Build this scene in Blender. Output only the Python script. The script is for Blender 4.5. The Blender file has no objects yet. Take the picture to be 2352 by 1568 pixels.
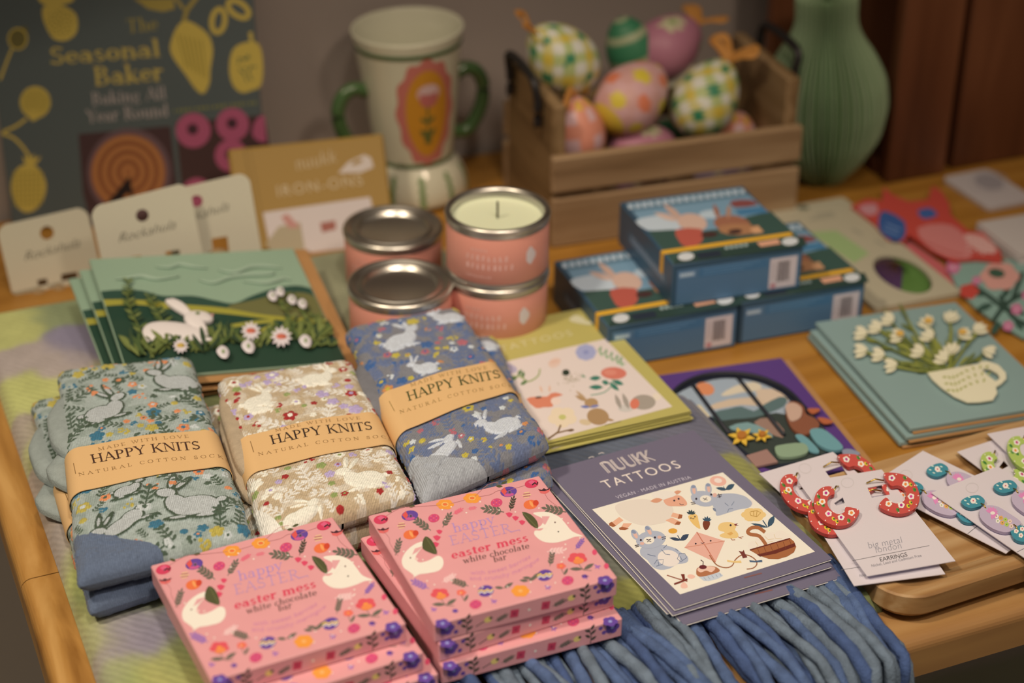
import bpy, math, random
import numpy as np
from mathutils import Matrix, Vector, noise as mnoise

# ------------------------------------------------------------------ camera, world, lights, exposure
W, H, F = 2352.0, 1568.0, 4200.0
PT, RL = math.radians(29.87), math.radians(.32)
TZ = .75                                   # height of the table top
CAM = np.array([0, 0, 1.40])
_f = np.array([0, math.cos(PT), -math.sin(PT)]); _u = np.array([0, math.sin(PT), math.cos(PT)]); _r = np.array([1., 0, 0])
_R = math.cos(RL)*_r + math.sin(RL)*_u; _U = -math.sin(RL)*_r + math.cos(RL)*_u
def ray(x, y): return _f + (x-W/2)/F*_R - (y-H/2)/F*_U
def at(x, y, z=TZ):                        # the point of the horizontal plane z that a photo pixel shows
    d = ray(x, y); return CAM + d*((z-CAM[2])/d[2])
def depth(p): return float((np.asarray(p, float)-CAM) @ _f)

scene = bpy.context.scene
COL = scene.collection
cd = bpy.data.cameras.new('camera'); cam = bpy.data.objects.new('camera', cd); COL.objects.link(cam)
cam.matrix_world = Matrix(((_R[0], _U[0], -_f[0], CAM[0]), (_R[1], _U[1], -_f[1], CAM[1]), (_R[2], _U[2], -_f[2], CAM[2]), (0, 0, 0, 1)))
cd.sensor_width = 36; cd.lens = F/W*36; cd.clip_start = .05
cd.dof.use_dof = True; cd.dof.focus_distance = 1.065; cd.dof.aperture_fstop = cd.lens/17.0; cd.dof.aperture_blades = 0
scene.camera = cam

wd = bpy.data.worlds.new('room_air'); scene.world = wd; wd.use_nodes = True
wd.node_tree.nodes['Background'].inputs[0].default_value = (1, .80, .58, 1)
wd.node_tree.nodes['Background'].inputs[1].default_value = .12
def spot(name, loc, target, watts, col, size, angle, blend):
    l = bpy.data.lights.new(name, 'SPOT'); l.energy = watts; l.color = col; l.shadow_soft_size = size
    l.spot_size = math.radians(angle); l.spot_blend = blend
    o = bpy.data.objects.new(name, l); COL.objects.link(o); o.location = loc
    o.rotation_euler = (Vector(target)-Vector(loc)).to_track_quat('-Z', 'Y').to_euler()
    return o
WARM = (1, .80, .555)
spot('ceiling_spot', (-.95, .25, 2.55), (-.12, .84, .75), 84, WARM, .10, 39, 1)
spot('ceiling_spot', (.25, -.15, 2.75), (.05, .84, .75), 82, (1, .82, .62), .10, 33, 1)
spot('ceiling_spot', (.75, -.1, 2.3), (.05, 1.25, .85), 24, (1, .78, .56), .10, 44, 1)
def area(name, loc, target, watts, col, sx, sy):
    l = bpy.data.lights.new(name, 'AREA'); l.shape = 'RECTANGLE'; l.energy = watts; l.color = col; l.size = sx; l.size_y = sy
    o = bpy.data.objects.new(name, l); COL.objects.link(o); o.location = loc
    o.rotation_euler = (Vector(target)-Vector(loc)).to_track_quat('-Z', 'Y').to_euler()
area('ceiling_panel', (-.2, .2, 2.9), (-.1, 1.0, .75), 6, (1, .83, .62), 1.2, 1.2)
vs = scene.view_settings
scene.display_settings.display_device = 'sRGB'
vs.view_transform = 'Standard'; vs.look = 'None'; vs.exposure = 0.0; vs.gamma = 1; vs.use_curve_mapping = False

# ------------------------------------------------------------------ colours and materials
def lin(h):
    h = h.lstrip('#'); c = [int(h[i:i+2], 16)/255 for i in (0, 2, 4)]
    return np.array([x/12.92 if x <= .04045 else ((x+.055)/1.055)**2.4 for x in c])
ILL = np.array([1.02, .86, .64])           # colour of the lamplight on the table
def S(h, k=1.0): return np.clip(lin(h)/(ILL*k), .003, .9)   # surface colour of something that looks h under that light
_mats = {}
def M(name, col, rough=.55, metal=0, spec=.5, bump=0, bscale=300, var=0, vscale=60, coat=0, sub=0):
    if name in _mats: return _mats[name]
    m = bpy.data.materials.new(name); m.use_nodes = True; nt = m.node_tree; b = nt.nodes['Principled BSDF']
    c = S(col) if isinstance(col, str) else np.asarray(col)
    b.inputs['Base Color'].default_value = (*c, 1); b.inputs['Roughness'].default_value = rough
    b.inputs['Metallic'].default_value = metal; b.inputs['Specular IOR Level'].default_value = spec
    b.inputs['Coat Weight'].default_value = coat
    if sub: b.inputs['Subsurface Weight'].default_value = sub; b.inputs['Subsurface Radius'].default_value = (.004, .003, .002)
    if var or bump:
        tc = nt.nodes.new('ShaderNodeTexCoord')
    if var:
        n = nt.nodes.new('ShaderNodeTexNoise'); n.inputs['Scale'].default_value = vscale; n.inputs['Detail'].default_value = 4
        nt.links.new(tc.outputs['Object'], n.inputs['Vector'])
        r = nt.nodes.new('ShaderNodeMapRange'); r.inputs[1].default_value = .3; r.inputs[2].default_value = .7; r.inputs[3].default_value = 1-var; r.inputs[4].default_value = 1+var
        nt.links.new(n.outputs[0], r.inputs[0])
        mx = nt.nodes.new('ShaderNodeMix'); mx.data_type = 'RGBA'; mx.blend_type = 'MULTIPLY'; mx.inputs[0].default_value = 1
        mx.inputs[6].default_value = (*c, 1); nt.links.new(r.outputs[0], mx.inputs[7]); nt.links.new(mx.outputs[2], b.inputs['Base Color'])
    if bump:
        n2 = nt.nodes.new('ShaderNodeTexNoise'); n2.inputs['Scale'].default_value = bscale; n2.inputs['Detail'].default_value = 3
        nt.links.new(tc.outputs['Object'], n2.inputs['Vector'])
        bp = nt.nodes.new('ShaderNodeBump'); bp.inputs['Strength'].default_value = bump; bp.inputs['Distance'].default_value = .001
        nt.links.new(n2.outputs[0], bp.inputs['Height']); nt.links.new(bp.outputs[0], b.inputs['Normal'])
    _mats[name] = m; return m
def ink(h, k=1.0, rough=.5):               # printed colour, named by its value
    return M('ink_%s_%d_%d' % (h.lstrip('#'), int(k*100), int(rough*100)), S(h, k), rough)
def wood(name, c0, c1, c2, axis=0, scale=6, rough=.45, stretch=14, knots=.5, bump=.15, spec=.4):
    if name in _mats: return _mats[name]
    m = bpy.data.materials.new(name); m.use_nodes = True; nt = m.node_tree; b = nt.nodes['Principled BSDF']; N = nt.nodes.new; L = nt.links.new
    tc = N('ShaderNodeTexCoord'); mp = N('ShaderNodeMapping'); L(tc.outputs['Object'], mp.inputs[0])
    sc = [stretch]*3; sc[axis] = 1; mp.inputs['Scale'].default_value = [scale*s/6 for s in sc]
    n = N('ShaderNodeTexNoise'); n.inputs['Scale'].default_value = 5; n.inputs['Detail'].default_value = 6; n.inputs['Distortion'].default_value = knots; L(mp.outputs[0], n.inputs['Vector'])
    w = N('ShaderNodeTexWave'); w.inputs['Scale'].default_value = 1.6; w.inputs['Distortion'].default_value = 7; w.inputs['Detail'].default_value = 3; w.bands_direction = 'YXZ'[axis]; L(mp.outputs[0], w.inputs['Vector'])
    mi = N('ShaderNodeMix'); mi.inputs[0].default_value = .22; L(n.outputs[0], mi.inputs[2]); L(w.outputs['Fac'], mi.inputs[3])
    cr = N('ShaderNodeValToRGB'); L(mi.outputs[0], cr.inputs[0]); e = cr.color_ramp.elements
    e[0].position = .22; e[0].color = (*S(c0), 1); e[1].position = .72; e[1].color = (*S(c2), 1); x = e.new(.48); x.color = (*S(c1), 1)
    L(cr.outputs[0], b.inputs['Base Color']); b.inputs['Roughness'].default_value = rough; b.inputs['Specular IOR Level'].default_value = spec
    bp = N('ShaderNodeBump'); bp.inputs['Strength'].default_value = bump; bp.inputs['Distance'].default_value = .002; L(mi.outputs[0], bp.inputs['Height']); L(bp.outputs[0], b.inputs['Normal'])
    _mats[name] = m; return m
def painted(name, rough=.8, kind='', scale=1.0, bump=.3, spec=.3, sheen=0):      # colour woven/printed per vertex, attribute 'Col'
    if name in _mats: return _mats[name]
    m = bpy.data.materials.new(name); m.use_nodes = True; nt = m.node_tree; b = nt.nodes['Principled BSDF']; N = nt.nodes.new; L = nt.links.new
    a = N('ShaderNodeAttribute'); a.attribute_name = 'Col'; src = a.outputs['Color']
    b.inputs['Roughness'].default_value = rough; b.inputs['Specular IOR Level'].default_value = spec; b.inputs['Sheen Weight'].default_value = sheen
    tc = N('ShaderNodeTexCoord')
    if kind:
        mp = N('ShaderNodeMapping'); L(tc.outputs['Object'], mp.inputs[0])
        w = N('ShaderNodeTexWave'); w.inputs['Scale'].default_value = scale; w.inputs['Distortion'].default_value = .6 if kind == 'knit' else 2.2; w.inputs['Detail'].default_value = 2
        w.bands_direction = 'X' if kind == 'knit' else 'DIAGONAL'; L(mp.outputs[0], w.inputs['Vector'])
        n = N('ShaderNodeTexNoise'); n.inputs['Scale'].default_value = 700 if kind == 'knit' else 260; n.inputs['Detail'].default_value = 3; L(tc.outputs['Object'], n.inputs['Vector'])
        ad = N('ShaderNodeMath'); ad.operation = 'MULTIPLY_ADD'; ad.inputs[1].default_value = .5; L(w.outputs['Fac'], ad.inputs[0]); L(n.outputs[0], ad.inputs[2])
        r = N('ShaderNodeMapRange'); r.inputs[1].default_value = .4; r.inputs[2].default_value = 1.1; r.inputs[3].default_value = .80 if kind == 'knit' else .90; r.inputs[4].default_value = 1.14 if kind == 'knit' else 1.07; L(ad.outputs[0], r.inputs[0])
        mx = N('ShaderNodeMix'); mx.data_type = 'RGBA'; mx.blend_type = 'MULTIPLY'; mx.inputs[0].default_value = 1; L(src, mx.inputs[6]); L(r.outputs[0], mx.inputs[7]); src = mx.outputs[2]
        bp = N('ShaderNodeBump'); bp.inputs['Strength'].default_value = bump; bp.inputs['Distance'].default_value = .0008; L(ad.outputs[0], bp.inputs['Height']); L(bp.outputs[0], b.inputs['Normal'])
    L(src, b.inputs['Base Color']); _mats[name] = m; return m

# ------------------------------------------------------------------ mesh building
class MB:
    def __init__(s): s.v = []; s.f = []; s.m = []; s.sm = []; s.mats = []; s.n = 0
    def mi(s, m):
        if m not in s.mats: s.mats.append(m)
        return s.mats.index(m)
    def add(s, verts, faces, mat, smooth=False):
        k = s.mi(mat); b = s.n
        for p in verts: s.v.append((float(p[0]), float(p[1]), float(p[2])))
        s.n += len(verts)
        for f in faces: s.f.append([b+int(i) for i in f]); s.m.append(k); s.sm.append(smooth)
        return s
    def box(s, x0, y0, z0, x1, y1, z1, mat, c=.0006):          # box with chamfered edges
        lo = np.array([x0, y0, z0], float); hi = np.array([x1, y1, z1], float); c = min(c, *(hi-lo)*.45)
        V = []; idx = {}
        for sx in (0, 1):
            for sy in (0, 1):
                for sz in (0, 1):
                    cor = np.where([sx, sy, sz], hi, lo); inn = np.where([sx, sy, sz], -c, c)
                    for a in range(3):
                        p = cor.copy(); 
                        for q in range(3):
                            if q != a: p[q] += inn[q]
                        idx[(sx, sy, sz, a)] = len(V); V.append(p)
        Fc = []; ctr = (lo+hi)/2
        def quad(ids):
            P = [V[i] for i in ids]; nrm = np.cross(P[1]-P[0], P[2]-P[0]); mid = sum(P)/len(P)-ctr
            Fc.append(ids if nrm @ mid > 0 else ids[::-1])
        for a in range(3):
            b, d = (a+1) % 3, (a+2) % 3
            for sa in (0, 1):
                ids = []
                for (i, j) in ((0, 0), (1, 0), (1, 1), (0, 1)):
                    k = [0]*3; k[a] = sa; k[b] = i; k[d] = j; ids.append(idx[(*k, a)])
                quad(ids)
            for i in (0, 1):
                for j in (0, 1):
                    k0 = [0]*3; k1 = [0]*3; k0[a] = 0; k1[a] = 1
                    for k in (k0, k1): k[b] = i; k[d] = j
                    quad([idx[(*k0, b)], idx[(*k1, b)], idx[(*k1, d)], idx[(*k0, d)]])
        for sx in (0, 1):
            for sy in (0, 1):
                for sz in (0, 1): quad([idx[(sx, sy, sz, a)] for a in range(3)])
        return s.add(V, Fc, mat)
    def prism(s, poly, z0, z1, mat, side=None, holes=()):       # extruded outline
        poly = ccw(poly); n = len(poly)
        if holes:
            t = tess([poly]+[list(h) for h in holes]); allp = list(poly)+[p for h in holes for p in h]
            s.add([(p[0], p[1], z1) for p in allp], t, mat); s.add([(p[0], p[1], z0) for p in allp], [f[::-1] for f in t], mat)
        else:
            s.add([(p[0], p[1], z1) for p in poly], [list(range(n))], mat); s.add([(p[0], p[1], z0) for p in poly], [list(range(n))[::-1]], mat)
        for lp in [poly]+[ccw(h)[::-1] for h in holes]:
            n = len(lp); s.add([(p[0], p[1], z) for z in (z0, z1) for p in lp], [(i, (i+1) % n, n+(i+1) % n, n+i) for i in range(n)], side or mat)
        return s
    def lathe(s, prof, mat, n=48, o=(0, 0, 0), smooth=True, mod=None):
        V = []; Fc = []
        for k in range(n):
            a = 2*math.pi*k/n
            for (r, z) in prof:
                q = r*(mod(a, z) if mod else 1); V.append((o[0]+q*math.cos(a), o[1]+q*math.sin(a), o[2]+z))
        m = len(prof)
        for k in range(n):
            k2 = (k+1) % n
            for i in range(m-1): Fc.append((k*m+i, k2*m+i, k2*m+i+1, k*m+i+1))
        return s.add(V, Fc, mat, smooth)
    def tube(s, pts, r, mat, n=8, cap=True, flat=1.0, up=(0, 0, 1)):
        P = [np.asarray(p, float) for p in pts]; V = []; Fc = []; rr = r if hasattr(r, '__len__') else [r]*len(P)
        for i, p in enumerate(P):
            t = P[min(i+1, len(P)-1)]-P[max(i-1, 0)]; t = t/(np.linalg.norm(t)+1e-12)
            a = np.cross(t, up); 
            if np.linalg.norm(a) < 1e-3: a = np.cross(t, (1, 0, 0))
            a /= np.linalg.norm(a); b = np.cross(a, t)
            for k in range(n):
                q = 2*math.pi*k/n; V.append(p+a*math.cos(q)*rr[i]+b*math.sin(q)*rr[i]*flat)
        for i in range(len(P)-1):
            for k in range(n): Fc.append((i*n+k, i*n+(k+1) % n, (i+1)*n+(k+1) % n, (i+1)*n+k))
        if cap: Fc.append(list(range(n))[::-1]); Fc.append([(len(P)-1)*n+k for k in range(n)])
        return s.add(V, Fc, mat, True)
    def grid(s, A, mat, smooth=True):                           # A: (n, m, 3)
        n, m = A.shape[:2]; i, j = np.meshgrid(np.arange(n-1), np.arange(m-1), indexing='ij'); a = (i*m+j).ravel()
        return s.add(A.reshape(-1, 3), np.stack([a, a+m, a+m+1, a+1], 1), mat, smooth)
    def pillow(s, poly, z0, h, mat, rings=5, base=0):           # domed star-shaped outline
        P = np.asarray(ccw(poly), float); c = P.mean(0); n = len(P); V = [(p[0], p[1], z0) for p in P]; Fc = []
        ks = [math.cos(t*math.pi/2/rings) for t in range(rings)]
        for k in ks: V += [(c[0]+(p[0]-c[0])*k, c[1]+(p[1]-c[1])*k, z0+base+h*math.sqrt(1-k*k)) for p in P]
        V.append((c[0], c[1], z0+base+h))
        for r in range(rings): Fc += [(r*n+i, r*n+(i+1) % n, (r+1)*n+(i+1) % n, (r+1)*n+i) for i in range(n)]
        Fc += [(rings*n+i, rings*n+(i+1) % n, len(V)-1) for i in range(n)]
        s.add(V, Fc, mat, True); return s.add([(p[0], p[1], z0) for p in P], [list(range(n))[::-1]], mat)
    def build(s, name, parent=None):
        me = bpy.data.meshes.new(name); me.from_pydata(s.v, [], s.f)
        for m in s.mats: me.materials.append(m)
        me.polygons.foreach_set('material_index', s.m); me.polygons.foreach_set('use_smooth', s.sm); me.update()
        o = bpy.data.objects.new(name, me); COL.objects.link(o)
        if parent is not None: o.parent = parent
        return o
def fastmesh(name, V, quads, mat, cols=None, parent=None, smooth=True):      # numpy arrays to a mesh with vertex colours
    V = np.asarray(V, np.float32); q = np.asarray(quads, np.int32); me = bpy.data.meshes.new(name)
    me.vertices.add(len(V)); me.vertices.foreach_set('co', V.ravel()); me.loops.add(q.size); me.loops.foreach_set('vertex_index', q.ravel())
    me.polygons.add(len(q)); me.polygons.foreach_set('loop_start', np.arange(0, q.size, 4, dtype=np.int32))
    me.polygons.foreach_set('use_smooth', np.full(len(q), smooth)); me.update(calc_edges=True)
    if cols is not None:
        a = me.attributes.new('Col', 'FLOAT_COLOR', 'POINT'); a.data.foreach_set('color', np.concatenate([cols, np.ones((len(V), 1))], 1).astype(np.float32).ravel())
    me.materials.append(mat); o = bpy.data.objects.new(name, me); COL.objects.link(o)
    if parent is not None: o.parent = parent
    return o
def gridquads(n, m, wrap=False):
    i, j = np.meshgrid(np.arange(n-1), np.arange(m if wrap else m-1), indexing='ij'); j2 = (j+1) % m
    return np.stack([i*m+j, (i+1)*m+j, (i+1)*m+j2, i*m+j2], -1).reshape(-1, 4)
def ccw(p):
    p = [tuple(q) for q in p]; a = sum(p[i-1][0]*p[i][1]-p[i][0]*p[i-1][1] for i in range(len(p))); return p if a > 0 else p[::-1]
def tess(loops):
    from mathutils.geometry import tessellate_polygon
    al = [q for l in loops for q in l]; out = []
    for t in tessellate_polygon([[Vector((q[0], q[1], 0)) for q in l] for l in loops]):
        a, b, c = (al[i] for i in t); cr = (b[0]-a[0])*(c[1]-a[1])-(b[1]-a[1])*(c[0]-a[0]); out.append(list(t) if cr > 0 else list(t)[::-1])
    return out
def rrect(x0, y0, x1, y1, r, n=5):
    P = []
    for (cx, cy, a0) in ((x1-r, y1-r, 0), (x0+r, y1-r, 90), (x0+r, y0+r, 180), (x1-r, y0+r, 270)):
        P += [(cx+r*math.cos(math.radians(a0+90*k/n)), cy+r*math.sin(math.radians(a0+90*k/n))) for k in range(n+1)]
    return P
def circ(cx, cy, rx, ry=None, rot=0, n=20):
    ry = rx if ry is None else ry; c, s_ = math.cos(math.radians(rot)), math.sin(math.radians(rot)); P = []
    for k in range(n):
        a = 2*math.pi*k/n; x, y = rx*math.cos(a), ry*math.sin(a); P.append((cx+x*c-y*s_, cy+x*s_+y*c))
    return P
def smoothpoly(P, n=4, closed=True):                            # Catmull-Rom through the points
    P = [np.asarray(p, float) for p in P]; N = len(P); out = []
    for i in range(N if closed else N-1):
        g = (lambda k: P[k % N]) if closed else (lambda k: P[min(max(k, 0), N-1)])
        a, b, c, d = g(i-1), g(i), g(i+1), g(i+2)
        for k in range(n):
            t = k/n; out.append(.5*(2*b+(c-a)*t+(2*a-5*b+4*c-d)*t*t+(3*b-a-3*c+d)*t**3))
    if not closed: out.append(P[-1])
    return out

# ------------------------------------------------------------------ things
def tag(o, label, cat, group=None):
    o['label'] = label; o['category'] = cat
    if group: o['group'] = group
    return o
def thing(name, label, cat, loc, rot=(0, 0, 0), group=None):
    o = bpy.data.objects.new(name, None); COL.objects.link(o); o.location = [float(x) for x in loc]; o.rotation_euler = rot
    o.empty_display_size = .02; return tag(o, label, cat, group)
def struct(o): o['kind'] = 'structure'; return o
def dup(root, loc=None, rot=None, label=None, mw=None, only=None):
    r = root.copy(); COL.objects.link(r)
    if loc is not None: r.location = [float(x) for x in loc]
    if rot is not None: r.rotation_euler = rot
    if mw is not None: r.matrix_world = mw
    if label: r['label'] = label
    for ch in (list(root.children) if only is None else part_of(root, only)):
        c = ch.copy(); COL.objects.link(c); c.parent = r
        for g in list(ch.children): d = g.copy(); COL.objects.link(d); d.parent = c
    return r
class Fr:                                                       # a frame standing in the place; px() reads where a photo pixel falls on its plane
    def __init__(s, o, yaw=0, tilt=0, roll=0, zoff=0):
        s.o = np.asarray(o, float); y, t, r = (math.radians(a) for a in (yaw, tilt, roll))
        e1 = np.array([math.cos(y)*math.cos(r), math.sin(y)*math.cos(r), math.sin(r)]); e2 = np.array([-math.sin(y)*math.cos(t), math.cos(y)*math.cos(t), math.sin(t)])
        e2 = e2-e1*(e2@e1); e2 /= np.linalg.norm(e2); s.e1, s.e2, s.e3 = e1, e2, np.cross(e1, e2); s.z = zoff
        s.M = Matrix(((e1[0], e2[0], s.e3[0], s.o[0]), (e1[1], e2[1], s.e3[1], s.o[1]), (e1[2], e2[2], s.e3[2], s.o[2]), (0, 0, 0, 1)))
    def px(s, x, y):
        d = ray(x, y); q = s.o+s.e3*s.z; p = CAM+d*(((q-CAM)@s.e3)/(d@s.e3))-s.o
        return (float(p@s.e1), float(p@s.e2))
    def at(s, x, y, z=0): return s.o+s.e1*x+s.e2*y+s.e3*z
    def zoom(s, ox, oy, k): return lambda x, y: s.px(ox+x/k, oy+y/k)
def part_of(o, names):                                          # the children of a thing that carry one of these names
    return [c for c in o.children if c.name.split('.')[0] in names]
def place(o, fr): o.matrix_world = fr.M; return o
# ------------------------------------------------------------------ lettering
TK, TN = .135, .05
def _st(x0, y0, x1, y1, w):
    if abs(y1-y0) < 1e-6: return [(x0, y0-w/2), (x1, y0-w/2), (x1, y0+w/2), (x0, y0+w/2)]
    dx, dy = x1-x0, y1-y0; ww = w/2*min(1.5, math.hypot(dx, dy)/abs(dy)); return [(x0-ww, y0), (x0+ww, y0), (x1+ww, y1), (x1-ww, y1)]
def _sf(x, y, w): return [(x-w/2, y-.022), (x+w/2, y-.022), (x+w/2, y+.022), (x-w/2, y+.022)]
def _arc(cx, cy, rx, ry, a0, a1, wt, wn, n=14):
    o = []; k = max(3, int(n*abs(a1-a0)/180)); P = []
    for i in range(k+1):
        a = math.radians(a0+(a1-a0)*i/k); P.append(((cx+rx*math.cos(a), cy+ry*math.sin(a)), (cx+(rx-wt)*math.cos(a), cy+(ry-wn)*math.sin(a))))
    for i in range(k): o.append([P[i][1], P[i][0], P[i+1][0], P[i+1][1]])
    return o
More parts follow.
